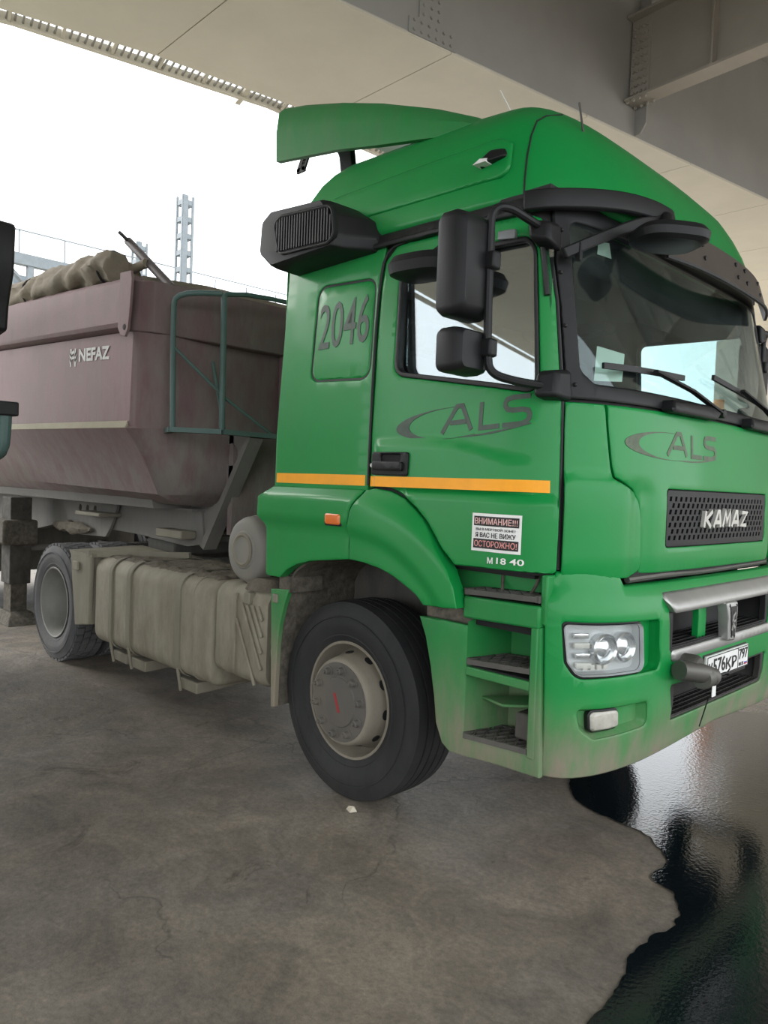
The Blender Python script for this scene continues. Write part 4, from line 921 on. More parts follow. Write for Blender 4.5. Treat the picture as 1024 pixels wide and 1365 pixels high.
# intakes
def grilled(name, poly, depth):
    xs = [p[0] for p in poly]; zs = [p[1] for p in poly]; z0, z1 = min(zs), max(zs); x0, x1 = min(xs)+.03, max(xs)-.03
    well(name, poly, depth, BLACK, taper=.008)
    b = MB()
    # honeycomb floor of the opening
    nx = 34
    for i in range(nx+1):
        s_ = x0+(x1-x0)*i/nx; b.bar(BUM(s_, z0+.014, -.01), BUM(s_, z0+.014, -depth+.01), .004, .006)
    for k in range(5):
        dd = -.01-(depth-.02)*k/4; pp = [BUM(x0+(x1-x0)*i/12, z0+.018, dd) for i in range(13)]
        for a, c in zip(pp, pp[1:]): b.bar(a, c, .004, .005)
    o = b.build('mesh_bars', BLACK, bumper, smooth=False); o['kind'] = 'stuff'
grilled('upper_intake', hi, .16); grilled('lower_intake', lo_, .14)
for nm, op_, w_ in (('intake_frame', hi, .05), ('intake_frame', lo_, .05)):
    xs = [p[0] for p in op_]; zs = [p[1] for p in op_]
    panel(nm, inset(op_, .002), BUM, BLACK, bumper, holes=[fillet([(min(xs)+w_, min(zs)+.012), (max(xs)-w_, min(zs)+.012), (max(xs)-w_, max(zs)-.012), (min(xs)+w_, max(zs)-.012)], .01)], off=-.006, th=.03, bev=.004, res=.06)
panel('intake_divider', [(2.245, .968), (2.33, .968), (2.33, 1.13), (2.245, 1.13)], BUM, GREEN, bumper, off=-.03, th=.03, bev=.004)
b1 = fillet(sym([(1.885, 1.130), (1.80, 1.218)], BC), [.02, .02, .02, .02]); 
panel('silver_bar', b1, BUM, CHROME, bumper, off=.034, th=.05, res=.03, gridres=.022, bev=.010, disp=lambda x, z: -.03*smooth(1.16, 1.215, z))
b2_ = fillet(sym([(1.90, .915), (1.885, .965)], BC), .018)
panel('silver_bar', b2_, BUM, CHROME, bumper, off=.016, th=.03, res=.06, bev=.010)
bd = fillet([(BC-.105, 1.14), (BC+.03, 1.135), (BC+.005, .945), (BC-.075, .95)], .012)
bd = [(x+.0, z) for x, z in bd]
bdg = panel('badge', bd, BUM, CHROME, bumper, off=.045, th=.05, bev=.008, res=.05)
panel('badge_field', inset(bd, .024), BUM, BLKP, bdg, off=.049, th=.01, bev=0, res=.05)
hx, hz = BC-.04, 1.045
emb = merge2([ribbon([(hx+.012, hz+.04), (hx-.008, hz+.025), (hx-.014, hz), (hx-.004, hz-.02), (hx+.012, hz-.035)], .012), ribbon([(hx-.014, hz-.005), (hx+.016, hz+.002)], .010), ribbon([(hx-.01, hz-.02), (hx-.02, hz-.045)], .009)])
decal('badge_emblem', emb, BUM, CHROME, bdg, off=.053, th=.004)
# number plate
def plt(a, z, o=0): return (1.478-.05*(z-.83)*0+o, a, z)
P('plate_bracket', MB().box(1.450, 1.461, -.275, .272, .758, .90), BLACK, bev=.004)
pl = MB().box(1.462, 1.476, -.265, .262, .782, .893).build('number_plate', WHITE, truck, bev=.003)
decal('plate_border', merge2([rect2(-.26, .257, .785, .789), rect2(-.26, .257, .886, .890), rect2(-.26, -.256, .785, .89), rect2(.253, .257, .785, .89), rect2(.118, .122, .785, .89)]), plt, BLKP, pl, off=.0)
decal('plate_lettering', merge2([text2d('У', -.245, .803, .045, .056, .01), text2d('576', -.19, .803, .145, .072, .012), text2d('КР', -.035, .803, .135, .056, .012)]), plt, BLKP, pl, off=.0005)
decal('plate_region', merge2([text2d('797', .13, .828, .115, .053, .01), text2d('RUS', .133, .795, .06, .018, .008)]), plt, BLKP, pl, off=.0005)
decal('plate_flag', rect2(.205, .24, .795, .803), plt, REDP, pl, off=.0005); decal('plate_flag', rect2(.205, .24, .803, .808), plt, BLUEP, pl, off=.0005)
# tow pin
tp = P('tow_pin', MB().lathe([(0, -.02), (.05, -.02), (.054, .0), (.054, .075), (.045, .09), (0, .09)], (1.45, -.50, .89), axis='x', n=20), STEEL)
P('tow_pin_head', MB().lathe([(0, -.03), (.045, -.028), (.05, 0), (.045, .04), (0, .05)], (1.545, -.47, .845), axis='y', n=18), STEEL, tp)
P('tow_pin_body', MB().tube([(1.50, -.62, .89), (1.54, -.50, .87), (1.555, -.40, .84)], .042, 14), STEEL, tp)
P('tow_loop', MB().tube([(1.56, -.36, .84), (1.58, -.29, .85), (1.57, -.25, .83), (1.55, -.29, .82), (1.55, -.35, .825)], .005, 6, smoothen=1), SEAL, tp)
P('tow_tag', MB().box(1.55, 1.553, -.385, -.345, .745, .81), WHITE, tp)
# black void behind bumper and under the bonnet
mb = MB(); mb.box(.95, 1.18, -.88, .88, .62, 1.24); P('bumper_carrier', mb, CHASSIS)
P('bonnet_gap_pipe', MB().tube([(1.36, -.85, 1.275), (1.39, -.5, 1.285), (1.36, -.1, 1.27), (1.39, .4, 1.285), (1.35, .8, 1.28)], .014, 8, smoothen=1), STEEL)
P('bonnet_gap_lining', MB().box(1.18, 1.33, -.80, .80, 1.25, 1.31), DARK)

# --- steps
sp_out = fillet([(.54, 1.036), (.675, 1.043), (.84, 1.043), (.842, .56), (1.165, .575), (1.165, 1.09), (1.208, 1.09), (1.228, .495), (1.0, .488), (.86, .476), (.765, .472), (.72, .50), (.68, .58), (.66, .70), (.63, .82), (.585, .95)], 0)
def step_surf(a, z, o=0):
    # bulges inwards towards the wheel
    return (a, -1.245-o+.0*a, z) if a > .70 else (a, -1.245-o+.02*smooth(.70, .54, a), z)
housing_ = panel('step_housing', sp_out, step_surf, GREEN2, truck, res=.05, th=.03, bev=.008)
mb = MB(); mb.add([(.842, -1.24, .50), (.90, -1.0, .50), (1.20, -.97, .50), (1.20, -.99, 1.12), (.90, -1.0, 1.12), (.842, -1.24, 1.06)] , [(0, 1, 4, 5), (1, 2, 3, 4)])
mb.add([(.842, -1.236, .50), (.895, -.985, .50), (1.20, -.955, .50), (1.20, -.975, 1.12), (.895, -.985, 1.12), (.842, -1.236, 1.06)] , [(5, 4, 1, 0), (4, 3, 2, 1)])
P('step_back_wall', mb, GREEN2, housing_, smooth=False)
P('step_well_floor', MB().box(.84, 1.20, -1.22, -.95, .495, .52), GREEN2, housing_)
P('step_side_post', MB().hexa([(1.168, -1.25, .56), (1.205, -1.25, .56), (1.205, -1.02, .56), (1.19, -1.02, .56), (1.165, -1.25, 1.10), (1.20, -1.25, 1.10), (1.20, -1.02, 1.10), (1.18, -1.02, 1.10)]), GREEN2, housing_, bev=.008)
P('upper_step_rail', MB().hexa([(.82, -1.255, 1.075), (1.205, -1.255, 1.085), (1.205, -1.20, 1.085), (.82, -1.20, 1.075), (.82, -1.255, 1.17), (1.205, -1.255, 1.175), (1.205, -1.20, 1.175), (.82, -1.20, 1.17)]), GREEN2, housing_, bev=.01)
P('upper_step_back', MB().box(.66, 1.225, -1.13, -1.11, 1.10, 1.36), GREEN2, housing_)
P('upper_step_end', MB().box(1.195, 1.225, -1.235, -1.08, 1.10, 1.30), GREEN2, housing_, bev=.008)
P('arch_joint', MB().box(.57, .84, -1.21, -1.0, 1.04, 1.11), LINER, housing_, bev=.01)
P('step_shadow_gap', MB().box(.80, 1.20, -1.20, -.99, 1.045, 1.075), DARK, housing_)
def tread(z, x0, x1, ya, yb, tilt=.02):
    b = MB(); zz = lambda x: z+tilt*(x-x0)/(x1-x0)
    b.bar((x0, ya, zz(x0)), (x1, ya, zz(x1)), .012, .022); b.bar((x0+.02, yb, zz(x0)), (x1, yb, zz(x1)), .02, .028)
    b.bar((x0, ya, zz(x0)), (x0+.02, yb, zz(x0)), .02, .028); b.bar((x1, ya, zz(x1)), (x1, yb, zz(x1)), .02, .028)
    n = 6; w = (x1-x0)/n; dy = yb-ya
    for i in range(-3, n+1):
        for s_ in (1, -1):
            xa, xb = x0+i*w, x0+i*w+3*w*.62
            if s_ < 0: xa, xb = xb, xa
            t0, t1 = 0, 1
            def clip(xq, xr):
                return min(max((x0-xq)/(xr-xq), 0), 1) if xr != xq else 0
            # clip to the frame in x
            lo2, hi2 = 0.0, 1.0
            for bound, sign in ((x0, 1), (x1, -1)):
                fa, fb = sign*(xa-bound), sign*(xb-bound)
                if fa < 0 and fb < 0: lo2, hi2 = 1, 0; break
                if fa < 0: lo2 = max(lo2, fa/(fa-fb))
                if fb < 0: hi2 = min(hi2, fa/(fa-fb))
            if hi2-lo2 < .08: continue
            pa = (xa+(xb-xa)*lo2, ya+dy*lo2); pb = (xa+(xb-xa)*hi2, ya+dy*hi2)
            b.bar((pa[0], pa[1], zz(pa[0])+.004), (pb[0], pb[1], zz(pb[0])+.004), .007, .016)
    t = b.build('step_tread', TREAD, housing_, smooth=False)
    return t
tread(.567, .85, 1.17, -1.245, -1.04); tread(.89, .855, 1.17, -1.245, -1.04); tread(1.19, .83, 1.19, -1.25, -1.12, .012)
P('step_shelf', MB().box(.845, 1.17, -1.25, -1.0, .83, .868), GREEN2, housing_, bev=.006)
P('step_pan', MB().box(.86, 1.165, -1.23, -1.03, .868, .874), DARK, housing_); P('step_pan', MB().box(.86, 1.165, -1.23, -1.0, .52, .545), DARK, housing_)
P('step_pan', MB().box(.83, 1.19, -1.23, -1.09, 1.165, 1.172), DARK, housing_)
P('bracket_tab', MB().hexa([(.86, -1.15, .715), (1.00, -1.19, .715), (1.14, -1.14, .735), (1.05, -1.0, .735), (.86, -1.15, .727), (1.00, -1.19, .727), (1.14, -1.14, .747), (1.05, -1.0, .747)]), GREEN2, housing_, bev=.004)
P('socket_box', MB().box(1.06, 1.165, -1.18, -1.0, .60, .71), CHASSIS, housing_, bev=.01)
P('hanging_cable', MB().tube([(.93, -1.12, 1.30), (.94, -1.14, 1.24), (.97, -1.18, 1.20)], .007, 8), LINER); P('hanging_cable', MB().tube([(1.12, -1.12, 1.30), (1.115, -1.15, 1.24), (1.10, -1.17, 1.20)], .007, 8), LINER)
# far-side step housing as one mirrored shell
dupmirror(housing_)

# --- wheels
def tyre_profile(R, W, ri, grooves):
    h = W/2; p = [(ri, -h*.80), (ri+.012, -h*.88), (ri+.04, -h*.96), (ri+.045, -h*.95), (ri+.085, -h*1.03), (R-.10, -h*1.05), (R-.06, -h*1.0), (R-.022, -h*.93), (R-.006, -h*.88)]
    tw = h*.86; ng = grooves
    if ng:
        for i in range(ng):
            c = -tw+2*tw*(i+1)/(ng+1); p += [(R+.001, c-.016-.0), (R+.001, c-.006), (R-.012, c-.004), (R-.012, c+.004), (R+.001, c+.006)]
    p += [(R-.006, h*.88), (R-.022, h*.93), (R-.06, h*1.0), (R-.10, h*1.05), (ri+.085, h*1.03), (ri+.04, h*.96), (ri+.012, h*.88), (ri, h*.80)]
    return p
def wheel(cx, cy, R, W, lugs, M, parent=truck, front=True, sg=1):
    b = MB(); b.lathe(tyre_profile(R if not lugs else R-.018, W, .296, 4 if not lugs else 0), (cx, cy, R-.006), n=96)
    ty = b.build('tyre', M, parent, angle=30); c = (cx, cy, R-.006)
    ty['label'] = 'ribbed tyre' if not lugs else 'block tread tyre'
    if lugs:
        l = MB(); n = 44; h = W/2*.86
        for k in range(n):
            for r_i, (y0, y1, sh_) in enumerate(((-h, -h*.55, 0), (-h*.48, -h*.03, .5), (h*.03, h*.48, 0), (h*.55, h, .5))):
                a0 = (k+sh_)*2*PI/n; a1 = a0+2*PI/n*.78; rr2 = R-.022; V = []
                for r in (rr2, R):
                    for a, y in ((a0, y0), (a1, y0), (a1, y1), (a0, y1)):
                        da = .03 if abs(y) < h*.5 else 0
                        V.append((cx+r*math.cos(a+da*(y/h)), cy+y*.98, c[2]+r*math.sin(a+da*(y/h))))
                l.hexa(V)
        l.build('tread_blocks', M, ty, smooth=False)['kind'] = 'stuff'
    # sidewall ring relief
    h = W/2; s_ = -sg
    P('sidewall_ring', MB().lathe([(R-.085, s_*h*1.03), (R-.083, s_*(h*1.05+.003)), (R-.078, s_*(h*1.05+.003)), (R-.076, s_*h*1.03)], c, n=72), M, ty)
    return ty, c
def front_wheel(cx, sg):
    cy = -1.02*sg; ty, c = wheel(cx, cy, .515, .315, False, RUBBER, front=True, sg=sg); s_ = -sg
    P('rim', MB().lathe([(.300, s_*.128), (.307, s_*.136), (.303, s_*.141), (.292, s_*.138), (.285, s_*.12), (.280, s_*.05), (.262, s_*.02), (.25, s_*.02), (.25, -s_*.12), (.285, -s_*.13)], c, n=72), RIM, ty)
    hub = P('wheel_disc', MB().lathe([(.265, s_*.03), (.255, s_*.055), (.238, s_*.10), (.228, s_*.165), (.222, s_*.185), (.212, s_*.195), (.205, s_*.196), (0, s_*.196)], c, n=60), RIM, ty, angle=40)
    P('hub_face', MB().lathe([(.205, s_*.19), (.203, s_*.199), (.13, s_*.199), (.125, s_*.206), (.115, s_*.207), (.0, s_*.207)], c, n=48), HUBM, ty)
    for k in range(10):
        a = 2*PI*(k+.3)/10; q = (c[0]+.1675*math.cos(a), c[1]+s_*.198, c[2]+.1675*math.sin(a))
        P('wheel_nut', MB().lathe([(.026, 0), (.026, s_*.004), (.019, s_*.006), (.0165, s_*.03), (.010, s_*.033), (.010, s_*.045), (0, s_*.045)], q, n=12), STEEL if False else HUBM, ty)
    for k in range(10):
        a = 2*PI*(k+.8)/10; q = Vector((c[0]+.2405*math.cos(a), c[1]+s_*.092, c[2]+.2405*math.sin(a)))
        rad = Vector((math.cos(a), 0, math.sin(a))); tan = Vector((-math.sin(a), 0, math.cos(a))); ax = Vector((0, s_*.97, 0))-rad*.2; ax.normalize(); nn = tan.cross(ax).normalized()
        if nn.dot(rad) < 0: nn = -nn
        V = [q+tan*.027*math.cos(2*PI*j/14)+ax*.019*math.sin(2*PI*j/14)+nn*d for d in (-.01, .003) for j in range(14)]
        P('vent_opening', MB().add(V, [tuple(range(14)), tuple(range(14, 28))]+[(j, (j+1) % 14, 14+(j+1) % 14, 14+j) for j in range(14)]), DARK, ty)
    if sg > 0: P('hub_mark', MB().hexa([(c[0]-.035, c[1]-.2085, c[2]+.042), (c[0]-.018, c[1]-.2085, c[2]+.046), (c[0]+.022, c[1]-.2085, c[2]-.05), (c[0]+.004, c[1]-.2085, c[2]-.054), (c[0]-.035, c[1]-.2065, c[2]+.042), (c[0]-.018, c[1]-.2065, c[2]+.046), (c[0]+.022, c[1]-.2065, c[2]-.05), (c[0]+.004, c[1]-.2065, c[2]-.054)]), mat('worn_red_mark', (.28, .03, .03), .6), ty)
front_wheel(0, 1); front_wheel(0, -1)
P('front_axle', MB().bar((0, -.9, .45), (0, .9, .45), .14, .14), CHASSIS)
def rear_wheel(cx, cy, sg, outer):
    ty, c = wheel(cx, cy, .515, .29, True, RUBBERD, front=False, sg=sg); s_ = -sg
    P('rim', MB().lathe([(.300, s_*.128), (.308, s_*.136), (.304, s_*.142), (.292, s_*.138), (.284, s_*.11), (.278, s_*.06), (.262, s_*.03), (.258, -s_*.06), (.25, -s_*.09), (.14, -s_*.12), (.11, -s_*.115), (.10, -s_*.05), (.07, -s_*.04), (0, -s_*.04)] if outer else [(.300, s_*.12), (.28, s_*.1), (.26, 0), (.28, -s_*.1), (.30, -s_*.12)], c, n=60), RIMG, ty)
    return ty
for sg in (1, -1):
    rear_wheel(-3.77, -1.085*sg, sg, True); rear_wheel(-3.77, -.745*sg, sg, False)
P('rear_axle', MB().bar((-3.77, -.9, .51), (-3.77, .9, .51), .2, .2), CHASSIS, bev=.03)
P('differential', MB().lathe([(0, -.25), (.16, -.2), (.24, 0), (.16, .2), (0, .25)], (-3.77, 0, .51), n=24), CHASSIS)
# liner over the front wheel
def liner(sg):
    path = [(.66, 1.08), (.52, 1.17), (.32, 1.245), (.1, 1.268), (-.1, 1.245), (-.30, 1.19), (-.43, 1.09), (-.49, .90), (-.525, .70), (-.535, .36)]
    pp = [(v.x, v.y) for v in catm([(x, z, 0) for x, z in path], 4)]
    b = MB(); n = len(pp); V = []
    for y in (-1.215*sg, -.70*sg):
        for d in (0, .016): V += [(x*(1+d/max(.3, math.hypot(x, z-.5))), y, z+d*.7) for x, z in pp]
    F = []
    for i in range(n-1):
        a, b_, c, d = i, n+i, 2*n+i, 3*n+i
        F += [(a, a+1, c+1, c), (b_, b_+1, d+1, d), (a, a+1, b_+1, b_), (c, c+1, d+1, d)]
    F += [(0, n, 3*n, 2*n), (n-1, 2*n-1, 4*n-1, 3*n-1)]
    b.add(V, F); P('wheel_liner', b, LINER)
    P('liner_bracket', MB().box(-.52, -.42, min(-1.23*sg, -1.0*sg), max(-1.23*sg, -1.0*sg), 1.02, 1.11), LINER)
    P('inner_liner', MB().box(-.45, .62, min(-.72*sg, -.70*sg), max(-.72*sg, -.70*sg), .62, 1.22), CHASSIS)
    fl_ = [(-.594, 1.022), (-.428, 1.038), (-.47, .94), (-.505, .83), (-.52, .70), (-.53, .36), (-.562, .352)]
    panel('mudguard_edge', fl_, plane_side(-1.235*sg, -sg), GREEN2, truck, th=.03, res=.06, bev=.006)
    P('mudguard_pad', MB().box(-.565, -.52, min(-1.245*sg, -1.22*sg), max(-1.245*sg, -1.22*sg), .95, 1.0), STRAP, bev=.006)
liner(1); liner(-1)

# --- chassis, tank, boxes
for sg in (1, -1):
    P('chassis_rail', MB().box(-4.6, 1.1, .40*sg if sg > 0 else -.48, .48 if sg > 0 else -.40, .70, .97), CHASSIS)
for x in (-4.5, -3.0, -1.9, -.9, .2): P('cross_member', MB().box(x-.05, x+.05, -.42, .42, .75, .93), CHASSIS)
P('fifth_wheel', MB().lathe([(0, 0), (.46, 0), (.50, -.03), (.50, -.08), (0, -.10)], (-3.35, 0, 1.16), axis='z', n=36), STEEL)
P('fifth_wheel_bracket', MB().box(-3.6, -3.1, -.45, .45, .95, 1.08), CHASSIS, bev=.02)
def rtank(x0, x1, y0, y1, z0, z1, r, N_=5, k=1.0):
    sec = fillet([(y0, z0), (y1, z0), (y1, z1), (y0, z1)], r, N_); cy_, cz_ = (y0+y1)/2, (z0+z1)/2; R = []
    for x, s_ in ((x0, .90), (x0+.008, .96), (x0+.03, 1), (x1-.03, 1), (x1-.008, .96), (x1, .90)):
        R.append([(x, cy_+(a-cy_)*s_, cz_+(c-cz_)*s_) for a, c in sec])
    return R
tank = P('fuel_tank', MB().loft(rtank(-2.97, -1.235, -1.215, -.52, .30, .985, .11, 6)), ALU, angle=45)
for x, w in ((-2.66, .045), (-2.36, .06), (-1.64, .06)):
    sec = fillet([(-1.228, .288), (-.51, .288), (-.51, .998), (-1.228, .998)], .12, 6)
    V = [(x+d, a, c) for d in (-w/2, w/2) for a, c in sec]; n = len(sec); sec2 = [(a*1.0+(.012 if a < -.9 else -.012), c) for a, c in sec]
    mk('tank_strap', [(x+d, a, c) for d in (-w/2, w/2) for a, c in sec]+[(x+d, a, c) for d in (-w/2, w/2) for a, c in sec2], [(i, (i+1) % n, n+(i+1) % n, n+i) for i in range(n)]+[(i, (i+1) % n, 2*n+(i+1) % n, 2*n+i) for i in range(n)]+[(n+i, n+(i+1) % n, 3*n+(i+1) % n, 3*n+i) for i in range(n)]+[(2*n+i, 2*n+(i+1) % n, 3*n+(i+1) % n, 3*n+i) for i in range(n)], STRAP, tank, angle=40)
    P('strap_bracket', MB().hexa([(x-.06, -1.16, .20), (x+.16, -1.16, .20), (x+.16, -.6, .22), (x-.06, -.6, .22), (x-.06, -1.16, .275), (x+.16, -1.16, .275), (x+.16, -.6, .30), (x-.06, -.6, .30)]), STRAP, tank, bev=.008)
    P('strap_bolt', MB().tube([(x, -1.185, .20), (x, -1.215, .36)], .012, 8), STRAP, tank)
P('tank_weld', MB().sweep([(-1.45, a, c) for a, c in fillet([(-1.217, .298), (-.53, .298), (-.53, .987), (-1.217, .987)], .11, 6)], [(-.006, -.003), (.006, -.003), (.006, .003), (-.006, .003)], closed=True, upv=(1, 0, 0)), ALU, tank)
# mud heaped on the tank
b = MB(); nx, ny_ = 60, 16; V = []
from mathutils import noise as mn
for i in range(nx+1):
    for j in range(ny_+1):
        x = -2.94+i*(1.68/nx); y = -1.15+j*(.58/ny_); e = min(i, nx-i, j, ny_-j)
        V.append((x, y, .975+(.02+.035*max(0, mn.noise(Vector((x*9, y*9, 0))))+.02*mn.noise(Vector((x*30, y*30, 3))))*(1 if e > 0 else -.3)))
b.add(V, [(i*(ny_+1)+j, (i+1)*(ny_+1)+j, (i+1)*(ny_+1)+j+1, i*(ny_+1)+j+1) for i in range(nx) for j in range(ny_)])
o = P('mud_layer', b, MUDDY, tank, fix=False); o['kind'] = 'stuff'
# ribbed box behind the front wheel
rb_ = P('side_box', MB().loft([[(x, -.865+(a+.865)*s_, .71+(c-.71)*s_) for a, c in fillet([(-1.215, .42), (-.52, .42), (-.52, 1.0), (-1.215, 1.0)], [.08, .05, .05, .10], 5)] for x, s_ in ((-1.21, .93), (-1.19, .98), (-1.12, .98), (-1.11, 1.0), (-1.06, 1.0), (-1.05, .985), (-1.0, .985), (-.99, 1.0), (-.70, 1.0), (-.66, .96))]), ALU, angle=35)
for k in range(5):
    x0_ = -.95+.055*k; z0_ = .90; L_ = min(.21, -.685-x0_)
    P('box_rib', MB().bar((x0_, -1.222, z0_-.10 if k == 0 else z0_), (x0_+L_, -1.222, (z0_-.10 if k == 0 else z0_)-L_*1.75), .02, .016, (0, 1, 0)), ALU, rb_, bev=.005)
P('box_rib', MB().box(-.97, -.955, -1.225, -1.20, .48, .95), ALU, rb_, bev=.004)
P('box_cap', MB().lathe([(.045, 0), (.05, .01), (.05, .05), (.04, .06), (0, .062)], (-.98, -1.08, 1.0), axis='z', n=20), STRAP, rb_)
P('box_mud', MB().loft([oval(-.80, -1.08, .98+z, a, b_, .1) for z, a, b_ in ((0, .16, .12), (.04, .14, .10), (.07, .09, .07))]), MUDDY, rb_)
P('box_latch', MB().box(-.86, -.80, -1.235, -1.19, .90, .97), STRAP, rb_, bev=.006)
# air tank with its axis across the truck
at = P('air_tank', MB().lathe([(0, -.30), (.11, -.30), (.115, -.295), (.12, -.29), (.165, -.288), (.19, -.275), (.205, -.245), (.208, -.1), (.208, .3), (.17, .36), (0, .38)], (-1.0, -.86, 1.205), n=48), mat('dusty_grey_vessel', (.19, .185, .17), .6, .1, dirt=((.24, .22, .18), .35, 1.3, 1, .2, 0)), angle=40)
P('tank_boss', MB().lathe([(.105, -.304), (.09, -.31), (.075, -.295), (.06, -.29), (0, -.29)], (-1.0, -.86, 1.205), n=36), STRAP, at)
P('tank_seam', MB().lathe([(.208, -.20), (.213, -.195), (.213, -.185), (.208, -.18)], (-1.0, -.86, 1.205), n=48), STRAP, at)
P('air_tank_bracket', MB().box(-1.03, -.97, -.80, -.55, .95, 1.02), CHASSIS)
# bellows hose
hs_ = MB(); prof = [(.05, 0)]
for k in range(15): prof += [(.052, .012+k*.018), (.038, .021+k*.018)]
prof += [(.05, .29), (.045, .36)]
P('bellows_hose', MB().lathe(prof, (-.72, -1.02, 1.58), axis='z', n=20), BLACK); P('intake_pipe', MB().tube([(-.72, -1.02, 1.92), (-.71, -1.02, 2.05), (-.66, -1.05, 2.15), (-.64, -1.1, 2.4), (-.62, -1.1, 2.8)], .05, 14, smoothen=2), BLACK)
P('hose_base', MB().box(-.80, -.62, -1.10, -.9, 1.22, 1.58), CHASSIS, bev=.03)
# rear mudguard
rm_ = P('rear_mudguard', MB().loft([[(-3.40, -1.24, .975), (-3.40, -.60, .99), (-2.95, -.60, .98), (-2.98, -1.235, .972)], [(-3.42, -1.24, 1.0), (-3.40, -.60, 1.02), (-2.95, -.60, 1.0), (-2.98, -1.235, .995)]]), STRAP)
P('mudguard_skirt', MB().hexa([(-3.28, -1.24, .385), (-3.02, -1.235, .43), (-3.02, -1.20, .43), (-3.28, -1.20, .385), (-3.40, -1.24, .98), (-3.0, -1.235, .98), (-3.0, -1.20, .98), (-3.40, -1.20, .98)]), STRAP, rm_, bev=.01)
P('mudguard_back', MB().box(-3.05, -3.02, -1.22, -.6, .43, .98), STRAP, rm_)
P('side_reflector', MB().box(-3.30, -3.20, -1.262, -1.24, .85, .92), ALU, rm_, bev=.006)
P('mudguard_bracket', MB().bar((-3.05, -1.22, 1.0), (-2.4, -.7, 1.02), .05, .05), STRAP, rm_)
# --- cab interior
def seat(y):
    s = P('seat', MB().box(.25, .75, y-.26, y+.26, 1.60, 1.75), SEATM, bev=.05, seg=3)
    P('seat_back', MB().hexa([(.20, y-.25, 1.72), (.34, y-.25, 1.72), (.34, y+.25, 1.72), (.20, y+.25, 1.72), (.05, y-.22, 2.32), (.16, y-.22, 2.32), (.16, y+.22, 2.32), (.05, y+.22, 2.32)]), SEATM, s, bev=.04, seg=3)
    P('headrest', MB().box(.03, .14, y-.13, y+.13, 2.36, 2.52), SEATM, s, bev=.04, seg=3); P('seat_base', MB().box(.35, .65, y-.18, y+.18, 1.31, 1.6), INTER, s)
seat(-.72); seat(.72)
P('dashboard', MB().loft([[(x, y, z) for x, z in ((1.24, 1.40), (1.26, 2.02), (1.20, 2.045), (1.02, 2.02), (.92, 1.92), (.95, 1.6), (1.05, 1.40))] for y in (-.93, .93)]), INTER, bev=.03)
sw = P('steering_wheel', MB().tube([(.80+.10*math.sin(2*PI*i/28), .72+.23*math.cos(2*PI*i/28), 1.98+.20*math.sin(2*PI*i/28)) for i in range(29)], .016, 8), SEAL)
P('steering_column', MB().tube([(.80, .72, 1.98), (1.0, .72, 1.85)], .035, 10), SEAL, sw)
P('bunk_locker', MB().box(-.5, -.1, -1.1, 1.1, 1.31, 1.75), INTER, bev=.03)
P('overhead_shelf', MB().box(.75, 1.08, -1.05, 1.05, 2.62, 2.82), INTER, bev=.04)

#TRAILER
trailer = empty('tipper_trailer', (-5.5, 0, 0), 'dusty maroon tipper semi-trailer with rolled tarpaulin coupled behind the green truck', 'trailer')
def T(name, mb_, M, parent=None, **k): return mb_.build(name, M, parent or trailer, **k)
def zt(x, a, b_): return a+(b_-a)*(x+2.42)/(-2.74)     # height at x from values at x=-2.42 and x=-5.16
def sect(x, sc=1.0, low=0.0):
    r = [(-1.21, zt(x, 2.70, 2.84)), (-1.225, zt(x, 2.0, 2.06)), (-1.25, zt(x, 1.985, 2.045)), (-1.19, zt(x, 1.90, 1.93)), (-1.10, zt(x, 1.76, 1.79)), (-.98, zt(x, 1.50, 1.55)), (-.80, 1.42+low), (0, 1.40+low)]
    full = r+[(-a, b_) for a, b_ in reversed(r[:-1])]
    return [(x, a*sc, b_) for a, b_ in full]
xs_ = [-9.0, -7.0, -5.16, -4.0, -3.0, -2.42]
body = T('tipper_body', MB().loft([sect(x) for x in xs_], caps=False), TRED, angle=25)
# nose: front wall set in from a chamfered corner
def nose(x, sc, zl):
    return [(x, y*sc, z if z > zl else zl) for _, y, z in sect(-2.42)]
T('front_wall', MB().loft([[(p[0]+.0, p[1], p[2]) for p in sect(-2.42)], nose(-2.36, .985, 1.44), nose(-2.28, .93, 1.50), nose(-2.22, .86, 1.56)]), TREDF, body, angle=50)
for sg in (1, -1):
    rail = MB(); R = []
    for x in (-9.0, -5.16, -2.42):
        z1 = zt(x, 3.10, 3.29); z0 = zt(x, 2.70, 2.85)
        R.append([(x, sg*-1.20, z0), (x, sg*-1.255, z0+.03), (x, sg*-1.27, z0+.06), (x, sg*-1.25, z1-.04), (x, sg*-1.21, z1), (x, sg*-1.15, z1), (x, sg*-1.15, z0)])
    T('top_rim', rail.loft(R), TRED, body, angle=30)
    T('gusset_plate', MB().prism([(-2.52, 2.72), (-2.47, 2.66), (-2.40, 2.645), (-2.355, 2.70), (-2.33, 2.85), (-2.31, 3.05), (-2.33, 3.11), (-2.50, 3.12)], -1.285*sg, -1.265*sg), TRED, body, bev=.004)
T('gusset_hole', MB().lathe([(0, -.003), (.02, -.003), (.022, 0)], (-2.41, -1.286, 2.715), n=14), DARK, body)
